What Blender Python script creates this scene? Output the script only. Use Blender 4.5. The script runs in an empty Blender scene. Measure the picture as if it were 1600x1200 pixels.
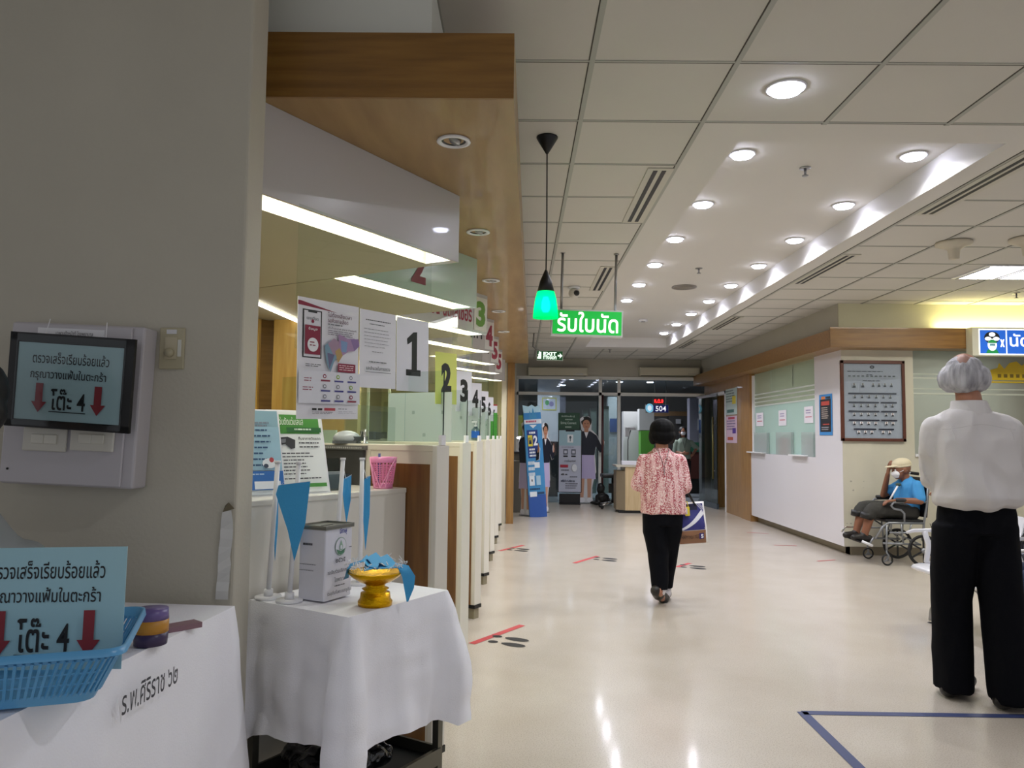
import bpy, bmesh, math, random
from mathutils import Vector, Matrix, noise
random.seed(7)
C = bpy.context.scene.collection
PI = math.pi
R = math.radians
# ------------------------------------------------------------------ camera, world, exposure
HC, HZ = 1.3, 2.85                                   # eye height, ceiling height
yaw, pitch, roll = R(0.57), R(3.87), R(0.68)
F = Vector((-math.sin(yaw)*math.cos(pitch), math.cos(yaw)*math.cos(pitch), math.sin(pitch)))
R0 = F.cross(Vector((0, 0, 1))).normalized(); U0 = R0.cross(F)
RX = R0*math.cos(roll) + U0*math.sin(roll); UX = U0*math.cos(roll) - R0*math.sin(roll)
cam_data = bpy.data.cameras.new('camera'); cam = bpy.data.objects.new('camera', cam_data); C.objects.link(cam)
cam_data.sensor_width = 36; cam_data.lens = 27; cam_data.clip_start = .05
cam.matrix_world = Matrix(((RX.x, UX.x, -F.x, 0), (RX.y, UX.y, -F.y, 0), (RX.z, UX.z, -F.z, HC), (0, 0, 0, 1)))
S = bpy.context.scene
S.camera = cam
S.view_settings.view_transform = 'Standard'; S.view_settings.look = 'None'
S.view_settings.gamma = 1; S.view_settings.use_curve_mapping = False
S.view_settings.exposure = 0.42
S.cycles.max_bounces = 8; S.cycles.transparent_max_bounces = 24; S.cycles.sample_clamp_indirect = 4
w = bpy.data.worlds.new('world'); S.world = w; w.use_nodes = True
w.node_tree.nodes['Background'].inputs[0].default_value = (.82, .84, .9, 1)
w.node_tree.nodes['Background'].inputs[1].default_value = .42
LAMP = 6.0            # watts of one ceiling downlight

def P(u, v, y=None, z=None, x=None):
    """point of the room seen at photograph pixel (u, v) on a plane of known depth, height or side"""
    d = F*1200 + RX*(u-800) - UX*(v-600)
    if y is not None: k = y/d.y
    elif z is not None: k = (z-HC)/d.z
    else: k = x/d.x
    return Vector((d.x*k, d.y*k, HC + d.z*k))

def area(name, loc, sx, sy, power, col=(1, 1, 1), rot=(0, 0, 0), parent=None, spread=180, disk=False):
    l = bpy.data.lights.new(name, 'AREA'); l.shape = 'DISK' if disk else 'RECTANGLE'
    l.size = sx; l.size_y = sy; l.energy = power; l.color = col; l.spread = R(spread)
    o = bpy.data.objects.new(name, l); C.objects.link(o); o.location = loc; o.rotation_euler = rot
    if parent: o.parent = parent
    return o

# ------------------------------------------------------------------ materials
def lin(h):
    h = h.lstrip('#'); c = [int(h[i:i+2], 16)/255 for i in (0, 2, 4)]
    return tuple(x/12.92 if x <= .04045 else ((x+.055)/1.055)**2.4 for x in c) + (1,)
_m = {}
def mat(col, rough=.6, metal=0, var=0, scale=8, bump=0, bscale=60, coat=0, emit=0, sx=(1, 1, 1), col2=None, spec=None, name=None):
    key = (col, rough, metal, var, scale, bump, bscale, coat, emit, sx, col2, spec)
    if key in _m: return _m[key]
    m = bpy.data.materials.new(name or 'surface_' + col.strip('#')); m.use_nodes = True
    nt = m.node_tree; b = nt.nodes['Principled BSDF']
    c = lin(col)
    b.inputs['Base Color'].default_value = c; b.inputs['Roughness'].default_value = rough
    b.inputs['Metallic'].default_value = metal; b.inputs['Coat Weight'].default_value = coat
    if spec is not None: b.inputs['Specular IOR Level'].default_value = spec
    if emit:
        b.inputs['Emission Color'].default_value = c; b.inputs['Emission Strength'].default_value = emit
    if var or bump:
        tc = nt.nodes.new('ShaderNodeTexCoord'); mp = nt.nodes.new('ShaderNodeMapping'); mp.inputs['Scale'].default_value = sx
        nt.links.new(tc.outputs['Object'], mp.inputs[0])
    if var:
        n = nt.nodes.new('ShaderNodeTexNoise'); n.inputs['Scale'].default_value = scale; n.inputs['Detail'].default_value = 5
        nt.links.new(mp.outputs[0], n.inputs['Vector'])
        r = nt.nodes.new('ShaderNodeValToRGB'); r.color_ramp.elements[0].position = .3; r.color_ramp.elements[1].position = .7
        c2 = lin(col2) if col2 else tuple(x*(1-var) for x in c[:3])+(1,)
        r.color_ramp.elements[0].color = c2; r.color_ramp.elements[1].color = c
        nt.links.new(n.outputs[0], r.inputs[0]); nt.links.new(r.outputs[0], b.inputs['Base Color'])
    if bump:
        n = nt.nodes.new('ShaderNodeTexNoise'); n.inputs['Scale'].default_value = bscale; n.inputs['Detail'].default_value = 4
        nt.links.new(mp.outputs[0], n.inputs['Vector'])
        k = nt.nodes.new('ShaderNodeBump'); k.inputs['Strength'].default_value = bump; k.inputs['Distance'].default_value = .01
        nt.links.new(n.outputs[0], k.inputs['Height']); nt.links.new(k.outputs[0], b.inputs['Normal'])
    _m[key] = m
    return m
def glass(tint='#e4efe8', gloss=.08, rough=.02):
    key = ('g', tint, gloss, rough)
    if key in _m: return _m[key]
    m = bpy.data.materials.new('clear_glass'); m.use_nodes = True; nt = m.node_tree; nt.nodes.clear()
    o = nt.nodes.new('ShaderNodeOutputMaterial'); t = nt.nodes.new('ShaderNodeBsdfTransparent'); t.inputs[0].default_value = lin(tint)
    g = nt.nodes.new('ShaderNodeBsdfGlossy'); g.inputs['Roughness'].default_value = rough
    f0 = nt.nodes.new('ShaderNodeLayerWeight'); f = nt.nodes.new('ShaderNodeMath'); f.operation = 'POWER'; f.inputs[1].default_value = 4; nt.links.new(f0.outputs['Facing'], f.inputs[0])
    a = nt.nodes.new('ShaderNodeMath'); a.operation = 'MULTIPLY_ADD'; a.inputs[1].default_value = .7; a.inputs[2].default_value = .02+gloss*.2
    nt.links.new(f.outputs[0], a.inputs[0])
    x = nt.nodes.new('ShaderNodeMixShader'); nt.links.new(a.outputs[0], x.inputs[0]); nt.links.new(t.outputs[0], x.inputs[1]); nt.links.new(g.outputs[0], x.inputs[2])
    nt.links.new(x.outputs[0], o.inputs[0]); _m[key] = m
    return m
def frosted(col='#b9cdd0', clear=.35):
    key = ('f', col, clear)
    if key in _m: return _m[key]
    m = bpy.data.materials.new('frosted_acrylic'); m.use_nodes = True; nt = m.node_tree; nt.nodes.clear()
    o = nt.nodes.new('ShaderNodeOutputMaterial'); t = nt.nodes.new('ShaderNodeBsdfTransparent'); t.inputs[0].default_value = lin('#f2f4f2')
    d = nt.nodes.new('ShaderNodeBsdfDiffuse'); d.inputs[0].default_value = lin(col)
    tl = nt.nodes.new('ShaderNodeBsdfTranslucent'); tl.inputs[0].default_value = lin(col)
    x1 = nt.nodes.new('ShaderNodeMixShader'); x1.inputs[0].default_value = .45
    nt.links.new(d.outputs[0], x1.inputs[1]); nt.links.new(tl.outputs[0], x1.inputs[2])
    x = nt.nodes.new('ShaderNodeMixShader'); x.inputs[0].default_value = clear
    nt.links.new(x1.outputs[0], x.inputs[1]); nt.links.new(t.outputs[0], x.inputs[2]); nt.links.new(x.outputs[0], o.inputs[0]); _m[key] = m
    return m
def wood(col, col2, sx=(1, 1, 12), rough=.4, scale=3, coat=.2):
    return mat(col, rough, 0, .3, scale, .05, 20, coat, 0, sx, col2)
WALL = mat('#c0bbac', .7, var=.08, scale=2.5, bump=.12, bscale=90)
WALLG = mat('#b9b5a8', .75, var=.05, scale=2)
PANEL = mat('#dedacf', .3, coat=.3, var=.03, scale=3)
PANELW = mat('#dedbe0', .3, coat=.3)
BEIGE = mat('#d8d1c0', .4, coat=.2)
OAK = wood('#a9804a', '#8d6535', (12, 12, 1))
OAKD = wood('#946b31', '#7a5522', (1, 12, 12))
OAKS = wood('#a0804e', '#8a6836', (6, 1, 1), scale=2)
BROWN = wood('#7c5427', '#654018', (12, 12, 1))
TILE = mat('#cfccc4', .85, var=.05, scale=1.2, bump=.08, bscale=200)
GYP = mat('#d3d0ca', .7)
METAL = mat('#9c9c9c', .3, 1); CHROME = mat('#d8d8d8', .12, 1); DARK = mat('#1a1a1c', .5); BLACK = mat('#0b0b0d', .45)
WHITE = mat('#e9e9ec', .35); PAPER = mat('#e6e6ee', .6); TAPE = mat('#dfe3e6', .1, coat=1)
CLOTH = mat('#f3f3f9', .85, bump=.15, bscale=250)
SKIN = mat('#a9745a', .5, var=.1, scale=20); SKIND = mat('#8a5a42', .5, var=.12, scale=18)

# ------------------------------------------------------------------ mesh builder
_txt = {}
def text_mesh(s, bold):
    if (s, bold) in _txt: return _txt[(s, bold)]
    c = bpy.data.curves.new('t', 'FONT'); c.body = s; c.size = 1; c.resolution_u = 3; c.offset = bold
    o = bpy.data.objects.new('t', c); C.objects.link(o)
    m = bpy.data.meshes.new_from_object(o.evaluated_get(bpy.context.evaluated_depsgraph_get()))
    vs = [v.co.copy() for v in m.vertices]; fs = [tuple(p.vertices) for p in m.polygons]
    bpy.data.objects.remove(o); bpy.data.curves.remove(c); bpy.data.meshes.remove(m)
    x0 = min(v.x for v in vs); x1 = max(v.x for v in vs); y0 = min(v.y for v in vs); y1 = max(v.y for v in vs)
    _txt[(s, bold)] = (vs, fs, x0, x1, y0, y1)
    return _txt[(s, bold)]

class MB:
    def __init__(self): self.v = []; self.f = []; self.mi = []; self.mats = []; self.sm = []
    def slot(self, m):
        if m not in self.mats: self.mats.append(m)
        return self.mats.index(m)
    def add(self, vs, fs, m, smooth=False, M=None):
        k = len(self.v); s = self.slot(m)
        for v in vs:
            v = Vector(v); self.v.append(M @ v if M else v)
        for f in fs: self.f.append(tuple(i+k for i in f)); self.mi.append(s); self.sm.append(smooth)
        return self
    def box(self, a, b, m, M=None, bev=0):
        x0, y0, z0 = [min(p, q) for p, q in zip(a, b)]; x1, y1, z1 = [max(p, q) for p, q in zip(a, b)]
        if bev:
            bm = bmesh.new(); bmesh.ops.create_cube(bm, size=1)
            for v in bm.verts: v.co = Vector(((x0+x1)/2+v.co.x*(x1-x0), (y0+y1)/2+v.co.y*(y1-y0), (z0+z1)/2+v.co.z*(z1-z0)))
            bmesh.ops.bevel(bm, geom=bm.edges[:], offset=bev, segments=2, affect='EDGES', profile=.5)
            bm.verts.index_update()
            self.add([v.co.copy() for v in bm.verts], [tuple(v.index for v in f.verts) for f in bm.faces], m, False, M); bm.free(); return self
        vs = [(x0, y0, z0), (x1, y0, z0), (x1, y1, z0), (x0, y1, z0), (x0, y0, z1), (x1, y0, z1), (x1, y1, z1), (x0, y1, z1)]
        return self.add(vs, [(0, 3, 2, 1), (4, 5, 6, 7), (0, 1, 5, 4), (1, 2, 6, 5), (2, 3, 7, 6), (3, 0, 4, 7)], m, False, M)
    def tube(self, pts, r, m, seg=10, cap=True, M=None, sq=False):
        pts = [Vector(p) for p in pts]; n = len(pts); rs = r if isinstance(r, (list, tuple)) else [r]*n
        vs = []; fs = []; up = None
        for i, p in enumerate(pts):
            t = (pts[min(i+1, n-1)] - pts[max(i-1, 0)]).normalized()
            if up is None: up = Vector((0, 0, 1)) if abs(t.z) < .9 else Vector((0, 1, 0))
            a = t.cross(up).normalized(); b = a.cross(t).normalized(); up = b
            for k in range(seg):
                an = 2*PI*(k+(.5 if seg == 4 else 0))/seg; vs.append(p + (a*math.cos(an)+b*math.sin(an))*rs[i])
        for i in range(n-1):
            for k in range(seg): fs.append((i*seg+k, i*seg+(k+1) % seg, (i+1)*seg+(k+1) % seg, (i+1)*seg+k))
        if cap: fs += [tuple(reversed(range(seg))), tuple((n-1)*seg+k for k in range(seg))]
        return self.add(vs, fs, m, seg > 6, M)
    def cyl(self, c, r, h, m, seg=24, M=None, r2=None):
        c = Vector(c); return self.tube([c, c+Vector((0, 0, h))], [r, r if r2 is None else r2], m, seg, True, M)
    def lathe(self, prof, m, c=(0, 0, 0), seg=28, M=None, fn=None):
        vs = []; fs = []; n = len(prof)
        for (r, z) in prof:
            for k in range(seg):
                a = 2*PI*k/seg; rr = r*(fn(a, z) if fn else 1); vs.append((c[0]+rr*math.cos(a), c[1]+rr*math.sin(a), c[2]+z))
        for i in range(n-1):
            for k in range(seg): fs.append((i*seg+k, i*seg+(k+1) % seg, (i+1)*seg+(k+1) % seg, (i+1)*seg+k))
        return self.add(vs, fs, m, True, M)
    def loft(self, rings, m, cap=True, smooth=True, M=None, closed=True):
        n = len(rings[0]); vs = [p for r in rings for p in r]; fs = []
        for i in range(len(rings)-1):
            for k in range(n if closed else n-1): fs.append((i*n+k, i*n+(k+1) % n, (i+1)*n+(k+1) % n, (i+1)*n+k))
        if cap: fs += [tuple(reversed(range(n))), tuple((len(rings)-1)*n+k for k in range(n))]
        return self.add(vs, fs, m, smooth, M)
    def prism(self, poly, z0, z1, m, M=None):
        n = len(poly); vs = [(x, y, z0) for x, y in poly]+[(x, y, z1) for x, y in poly]
        fs = [tuple(reversed(range(n))), tuple(range(n, 2*n))]+[(k, (k+1) % n, n+(k+1) % n, n+k) for k in range(n)]
        return self.add(vs, fs, m, False, M)
    def slab(self, poly, y0, y1, m, M=None):
        """polygon in x-z, thick along y"""
        n = len(poly); vs = [(x, y0, z) for x, z in poly]+[(x, y1, z) for x, z in poly]
        fs = [tuple(range(n)), tuple(reversed(range(n, 2*n)))]+[((k+1) % n, k, n+k, n+(k+1) % n) for k in range(n)]
        return self.add(vs, fs, m, False, M)
    def ball(self, c, r, m, M=None, seg=16, rings=10):
        rx, ry, rz = r if isinstance(r, (tuple, list)) else (r, r, r); vs = []; fs = []
        for i in range(rings+1):
            t = PI*i/rings
            for k in range(seg):
                a = 2*PI*k/seg; vs.append((c[0]+rx*math.sin(t)*math.cos(a), c[1]+ry*math.sin(t)*math.sin(a), c[2]-rz*math.cos(t)))
        for i in range(rings):
            for k in range(seg): fs.append((i*seg+k, i*seg+(k+1) % seg, (i+1)*seg+(k+1) % seg, (i+1)*seg+k))
        return self.add(vs, fs, m, True, M)
    def text(self, s, x, z, wd, ht, m, y=-.001, bold=.0, M=None, align='fit'):
        """fit text s into the x-z rectangle whose lower left corner is (x, z)"""
        vs, fs, x0, x1, y0, y1 = text_mesh(s, bold); kx = wd/(x1-x0); kz = ht/(y1-y0)
        return self.add([(x+(v.x-x0)*kx, y, z+(v.y-y0)*kz) for v in vs], fs, m, False, M)
    def build(self, name, parent=None, world=False, kind=None, solid=0):
        me = bpy.data.meshes.new(name); off = Vector((0, 0, 0))
        if parent is None and self.v:
            lo = [min(v[i] for v in self.v) for i in range(3)]; hi = [max(v[i] for v in self.v) for i in range(3)]
            off = Vector(((lo[0]+hi[0])/2, (lo[1]+hi[1])/2, lo[2]))
        if world and parent is not None:
            Mi = pmat(parent).inverted(); self.v = [Mi @ v for v in self.v]
        me.from_pydata([v-off for v in self.v], [], self.f)
        for m in self.mats: me.materials.append(m)
        me.polygons.foreach_set('material_index', self.mi); me.polygons.foreach_set('use_smooth', self.sm); me.update()
        o = bpy.data.objects.new(name, me); C.objects.link(o); o.location = off
        if parent: o.parent = parent
        if kind: o['kind'] = kind
        return o
def pmat(o):
    M = Matrix.Translation(o.location) @ o.rotation_euler.to_matrix().to_4x4()
    return pmat(o.parent) @ M if o.parent else M
def tag(o, label, cat, group=None, kind=None):
    if label: o['label'] = label
    if cat: o['category'] = cat
    if group: o['group'] = group
    if kind: o['kind'] = kind
    return o
def thing(name, label, cat, loc=(0, 0, 0), rz=0, group=None):
    o = bpy.data.objects.new(name, None); C.objects.link(o); o.empty_display_size = .1
    o.location = loc; o.rotation_euler = (0, 0, rz); return tag(o, label, cat, group)
def copy_tree(o, parent=None):
    c = o.copy(); C.objects.link(c); c.parent = parent
    for ch in [x for x in bpy.data.objects if x.parent == o]: copy_tree(ch, c)
    return c
def struct(name, mb): return mb.build(name, kind='structure')

# printed sheets: x 0..1 left to right, y 0..1 top to bottom
def ink(col): return mat(col, .6)
def draw(mb, wd, ht, items, t=.002, y0=0):
    L = 0; step = .0006
    def X(x): return (x-.5)*wd
    def Z(y): return (1-y)*ht
    for it in items:
        L += 1; y = y0-t-L*step if L < 12 else y0-t-12*step-(L-12)*.0001; k = it[0]
        if k == 'r':
            _, x, yy, a, b, c = it; mb.add([(X(x), y, Z(yy+b)), (X(x+a), y, Z(yy+b)), (X(x+a), y, Z(yy)), (X(x), y, Z(yy))], [(0, 1, 2, 3)], ink(c))
        elif k == 'p':
            mb.add([(X(a), y, Z(b)) for a, b in it[1]], [tuple(range(len(it[1])))], ink(it[2]))
        elif k == 'e':
            _, x, yy, a, b, c = it; mb.add([(X(x+a*math.cos(q*PI/12)), y, Z(yy+b*math.sin(q*PI/12))) for q in range(24)], [tuple(reversed(range(24)))], ink(c))
        elif k == 't':
            _, s, x, yy, a, b, c = it[:7]; mb.text(s, X(x), Z(yy+b), a*wd, b*ht, ink(c), y, it[7] if len(it) > 7 else 0)
        elif k == 'l':          # unreadably small print: rows of short dashes
            _, x, yy, a, n, dy, c = it[:7]; th = it[7] if len(it) > 7 else dy*.4; rnd = random.Random(int(x*991+yy*577))
            vs = []; fs = []
            for i in range(n):
                q = x; end = x+a*rnd.uniform(.75, 1)
                while q < end-.01:
                    wq = min(rnd.uniform(.02, .09), end-q); o_ = len(vs)
                    vs += [(X(q), y, Z(yy+i*dy+th)), (X(q+wq), y, Z(yy+i*dy+th)), (X(q+wq), y, Z(yy+i*dy)), (X(q), y, Z(yy+i*dy))]; fs.append((o_, o_+1, o_+2, o_+3)); q += wq+.012
            if vs: mb.add(vs, fs, ink(c))
def sheet(name, label, cat, loc, rz, wd, ht, items, base='#e8e8ee', t=.002, tilt=0, roll_=0, group=None, parent=None, basemat=None):
    mb = MB(); mb.box((-wd/2, -t, 0), (wd/2, 0, ht), basemat or ink(base)); draw(mb, wd, ht, items, t)
    me = mb
    o = MBbuild_raw(me, name); o.location = loc; o.rotation_euler = (tilt, roll_, rz)
    if parent: o.parent = parent
    else: tag(o, label, cat, group)
    return o
def MBbuild_raw(mb, name):
    me = bpy.data.meshes.new(name); me.from_pydata(mb.v, [], mb.f)
    for m in mb.mats: me.materials.append(m)
    me.polygons.foreach_set('material_index', mb.mi); me.polygons.foreach_set('use_smooth', mb.sm); me.update()
    o = bpy.data.objects.new(name, me); C.objects.link(o); return o

# one continuous skinned body out of overlapping tapered volumes
class Blob:
    def __init__(self): self.mb = MB()
    def cap(self, a, b, ra, rb, sq=1.0, ax=None):
        a = Vector(a); b = Vector(b); m = DARK; t = (b-a); L = t.length; t.normalize()
        up = Vector(ax) if ax else (Vector((0, 0, 1)) if abs(t.z) < .9 else Vector((0, 1, 0)))
        u = t.cross(up).normalized(); v = u.cross(t).normalized(); rings = []
        for k in range(-4, 0): q = k/4*PI/2; rings.append((a+t*math.sin(q)*ra, ra*math.cos(q)))
        rings.append((a, ra)); rings.append(((a+b)/2, (ra+rb)/2)); rings.append((b, rb))
        for k in range(1, 5): q = k/4*PI/2; rings.append((b+t*math.sin(q)*rb, rb*math.cos(q)))
        out = []
        for c, r in rings: out.append([c+(u*math.cos(2*PI*j/14)+v*math.sin(2*PI*j/14)*sq)*max(r, 1e-4) for j in range(14)])
        self.mb.loft(out, m, True); return self
    def chain(self, pts, rs, sq=1.0):
        for i in range(len(pts)-1): self.cap(pts[i], pts[i+1], rs[i], rs[i+1], sq)
        return self
    def ball(self, c, r): self.mb.ball(c, r, DARK); return self
    def rings(self, lst, n=28, p=2.0):
        """list of (x, y, z, rx, ry) or with a sixth value, turn about z"""
        out = []
        for q in lst:
            x, y, z, rx, ry = q[:5]; tw = q[5] if len(q) > 5 else 0; ring = []
            for k in range(n):
                a = 2*PI*k/n; ca, sa = math.cos(a), math.sin(a)
                ex = math.copysign(abs(ca)**(2/p), ca)*rx; ey = math.copysign(abs(sa)**(2/p), sa)*ry
                ring.append((x+ex*math.cos(tw)-ey*math.sin(tw), y+ex*math.sin(tw)+ey*math.cos(tw), z))
            out.append(ring)
        self.mb.loft(out, DARK); return self
    def build(self, name, m, parent=None, voxel=.01, smooth=4, fn=None):
        o = MBbuild_raw(self.mb, name+'_raw')
        md = o.modifiers.new('r', 'REMESH'); md.mode = 'VOXEL'; md.voxel_size = voxel; md.use_smooth_shade = True
        s = o.modifiers.new('s', 'SMOOTH'); s.iterations = smooth; s.factor = .5
        me = bpy.data.meshes.new_from_object(o.evaluated_get(bpy.context.evaluated_depsgraph_get()))
        bpy.data.objects.remove(o); me.name = name
        if fn:
            nn = [v.normal.copy() for v in me.vertices]
            for v, n in zip(me.vertices, nn): v.co = v.co + n*fn(v.co)
        me.materials.clear(); me.materials.append(m)
        for p in me.polygons: p.use_smooth = True; p.material_index = 0
        me.update()
        q = bpy.data.objects.new(name, me); C.objects.link(q)
        if parent: q.parent = parent
        return q
# ------------------------------------------------------------------ the setting
FLOORM = mat('#ccc3b8', .16, var=.07, scale=3, col2='#c2b8ab', coat=.35, bump=.006, bscale=14)
_nt = FLOORM.node_tree; _b = _nt.nodes['Principled BSDF']; _b.inputs['Coat Roughness'].default_value = .1; _b.inputs['Roughness'].default_value = .3
_v = _nt.nodes.new('ShaderNodeTexNoise'); _v.inputs['Scale'].default_value = 170; _v.inputs['Detail'].default_value = 2      # vinyl speckle
_tc = _nt.nodes.new('ShaderNodeTexCoord'); _nt.links.new(_tc.outputs['Object'], _v.inputs['Vector'])
_r = _nt.nodes.new('ShaderNodeValToRGB'); _r.color_ramp.elements[0].position = .36; _r.color_ramp.elements[0].color = (.66, .62, .56, 1); _r.color_ramp.elements[1].position = .5; _r.color_ramp.elements[1].color = (1, 1, 1, 1)
_nt.links.new(_v.outputs[0], _r.inputs[0])
_x = _nt.nodes.new('ShaderNodeMixRGB'); _x.blend_type = 'MULTIPLY'; _x.inputs[0].default_value = .7
_old = _b.inputs['Base Color'].links[0].from_socket; _nt.links.new(_old, _x.inputs[1]); _nt.links.new(_r.outputs[0], _x.inputs[2]); _nt.links.new(_x.outputs[0], _b.inputs['Base Color'])
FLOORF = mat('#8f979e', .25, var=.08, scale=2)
YF = 15.3
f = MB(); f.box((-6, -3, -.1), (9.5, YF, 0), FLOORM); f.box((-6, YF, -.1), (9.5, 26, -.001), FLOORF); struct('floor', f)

c = MB()
CX0, CX1, CY0, CY1, CZ = 1.13, 2.52, 3.93, 13.2, 3.02
GX0, GX1, GY0, GY1 = .885, 2.685, 3.70, 13.5
def cq(a, b, m, z=HZ, t=.03): c.box((a[0], a[1], z), (b[0], b[1], z+t), m)
cq((-6, -3), (GX0, YF), TILE); cq((GX1, -3), (9.5, YF), TILE); cq((GX0, -3), (GX1, GY0), TILE); cq((GX0, GY1), (GX1, YF), TILE)
cq((GX0, GY0), (CX0, GY1), GYP); cq((CX1, GY0), (GX1, GY1), GYP); cq((CX0, GY0), (CX1, CY0), GYP); cq((CX0, CY1), (CX1, GY1), GYP)
cq((CX0-.1, CY0-.1), (CX1+.1, CY1+.1), GYP, CZ)
c.box((CX0-.02, CY0-.02, HZ+.03), (CX0, CY1+.02, CZ), GYP); c.box((CX1, CY0-.02, HZ+.03), (CX1+.02, CY1+.02, CZ), GYP)
c.box((CX0, CY0-.02, HZ+.03), (CX1, CY0, CZ), GYP); c.box((CX0, CY1, HZ+.03), (CX1, CY1+.02, CZ), GYP)
struct('ceiling', c)
t = MB(); TB = mat('#a7a89f', .5); TD = mat('#4d4a42', .8)  # TD: dark strips painting the shadow gap beside each tee
def spans(a0, a1, cut0, cut1, hit): return [(a0, cut0), (cut1, a1)] if hit else [(a0, a1)]
x = .285-.6*6
while x < 9.4:
    if x > -.36:
        for a, b in spans(-3, YF, GY0, GY1, GX0+.01 < x < GX1-.01):
            y1_ = b if x < 3.5 else min(b, 8.78)
            if y1_ > a:
                t.box((x-.011, a, HZ-.004), (x+.011, y1_, HZ+.002), TB); t.box((x-.016, a, HZ-.002), (x-.011, y1_, HZ+.002), TD)
    x += .6
y = 3.08-.6*10
while y < YF:
    for a, b in spans(-.33, 9.5, GX0, GX1, GY0+.01 < y < GY1-.01):
        if y > 8.6: b = min(b, 3.6)
        if b > a: t.box((a, y-.009, HZ-.003), (b, y+.005, HZ+.002), TB); t.box((a, y+.005, HZ-.003), (b, y+.010, HZ+.002), TD)
    y += .6
struct('trim_1', t)                                                 # suspended ceiling grid

# left: pillar wall, wooden soffit over the counters, bulkhead above it
s = MB(); s.box((-5, 2.12, 0), (-.774, 2.25, HZ), WALL, bev=.008); struct('wall_left', s)
s = MB(); s.box((-5, 2.5, 2.62), (-.31, 14.9, HZ), mat('#e2e4dc', .7)); struct('wall_bulkhead', s)
s = MB(); s.prism([(-1.6, 2.45), (-.03, 2.45), (.13, 11.6), (-1.6, 11.6)], 2.40, 2.62, OAKS); s.box((-1.6, 2.44, 2.40), (-.03, 2.449, 2.62), OAKD); struct('trim_2', s)
# office behind the counters
OL = mat('#b9b08a', .7, var=.05); YW = wood('#d0a95c', '#bd9345', (12, 12, 1), .45)
s = MB(); s.box((-5, 2.3, 2.10), (-1.5, 12.2, 2.16), mat('#b5ad93', .8)); s.name = 1; struct('ceiling_office', s)
s = MB(); s.box((-2.3, 5.4, 0), (-2.2, 12.2, 2.16), OL); s.box((-5, 2.25, 0), (-4.9, 5.4, 2.1), OL)
s.box((-2.3, 12.2, 0), (-.24, 12.3, 2.4), mat('#ddd6a4', .7)); struct('wall_office', s)
s = MB(); xs = [P(385, 550, y=5.3).x, P(404, 550, y=5.3).x, P(427, 550, y=5.3).x, P(541, 550, y=5.3).x]
s.box((-3.4, 5.3, 0), (xs[1], 5.36, 2.1), YW); s.box((xs[1], 5.34, 0), (xs[2], 5.4, 2.1), wood('#7a5a2c', '#634719')); s.box((xs[2], 5.3, 0), (xs[3], 5.36, 2.1), YW)
s.box((xs[3], 5.3, 0), (xs[3]+.09, 5.4, 2.1), mat('#b5a06c', .5)); struct('wall_partition', s)

# right: booth wall with glass, oblique to the hall and turning toward the camera
RXW, RYW = 3.68, 8.8
s = MB()
s.box((RXW, RYW, .1), (RXW+.35, 9.6, 2.34), PANELW); s.box((RXW, 9.6, .1), (RXW+.35, 12.25, 1.08), PANELW)
s.box((RXW+.1, RYW+.08, 0), (RXW+.35, 12.25, .1), mat('#8f8570', .5)); s.box((RXW+.3, 9.6, 1.08), (RXW+.32, 9.62, 2.3), WHITE)
s.box((RXW+.02, 12.19, 1.08), (RXW+.08, 12.25, 2.3), WHITE)
for y in (10.5, 11.4): s.box((RXW+.05, y-.008, 2.02), (RXW+.07, y+.008, 2.3), mat('#a9b2ab', .5))
struct('wall_right', s)
s = MB(); CREAM = mat('#d3cebb', .6, var=.06, scale=4)
s.box((RXW+.352, RYW, .1), (4.5, RYW+.2, 2.34), CREAM); s.box((RXW+.002, RYW-.004, .1), (RXW+.352, RYW-.001, 2.34), CREAM)
s.box((4.5, RYW, .1), (9.5, RYW+.2, 1.12), CREAM); s.box((RXW+.1, RYW+.06, 0), (9.5, RYW+.2, .1), mat('#8f8570', .5))
s.box((4.5, RYW-.02, 1.12), (9.5, RYW+.2, 1.15), WHITE); struct('wall_front_right', s)
s = MB(); s.box((RXW, 12.25, 0), (RXW+.3, 13.75, 2.34), OAK); s.box((RXW, 13.75, 2.12), (RXW+.3, 14.75, 2.34), OAK); s.box((RXW, 14.75, 0), (RXW+.3, YF, 2.34), OAK)
s.box((RXW-.015, 12.25, 0), (RXW, 12.75, 2.34), OAK); struct('wall_wood', s)
s = MB(); s.box((RXW-.01, 13.72, 0), (RXW+.1, 13.78, 2.15), WHITE); s.box((RXW-.01, 14.72, 0), (RXW+.1, 14.78, 2.15), WHITE); s.box((RXW-.01, 13.72, 2.1), (RXW+.1, 14.78, 2.15), WHITE); struct('door_1', s)
s = MB(); s.box((3.62, 8.7, 2.5), (9.5, 9.6, HZ), mat('#d8d4b4', .7)); s.box((3.62, 9.6, 2.5), (3.9, YF, HZ), WALLG); s.box((3.615, 8.71, 2.5), (3.62, YF, HZ), WALLG); struct('wall_upper_right', s)
s = MB(); s.prism([(3.46, 8.55), (9.5, 8.55), (9.5, 8.8), (3.95, 8.8), (3.95, YF), (3.46, YF)], 2.33, 2.53, OAKD); s.box((3.46, 8.545, 2.34), (9.5, 8.56, 2.555), OAKD); struct('trim_3', s)
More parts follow.
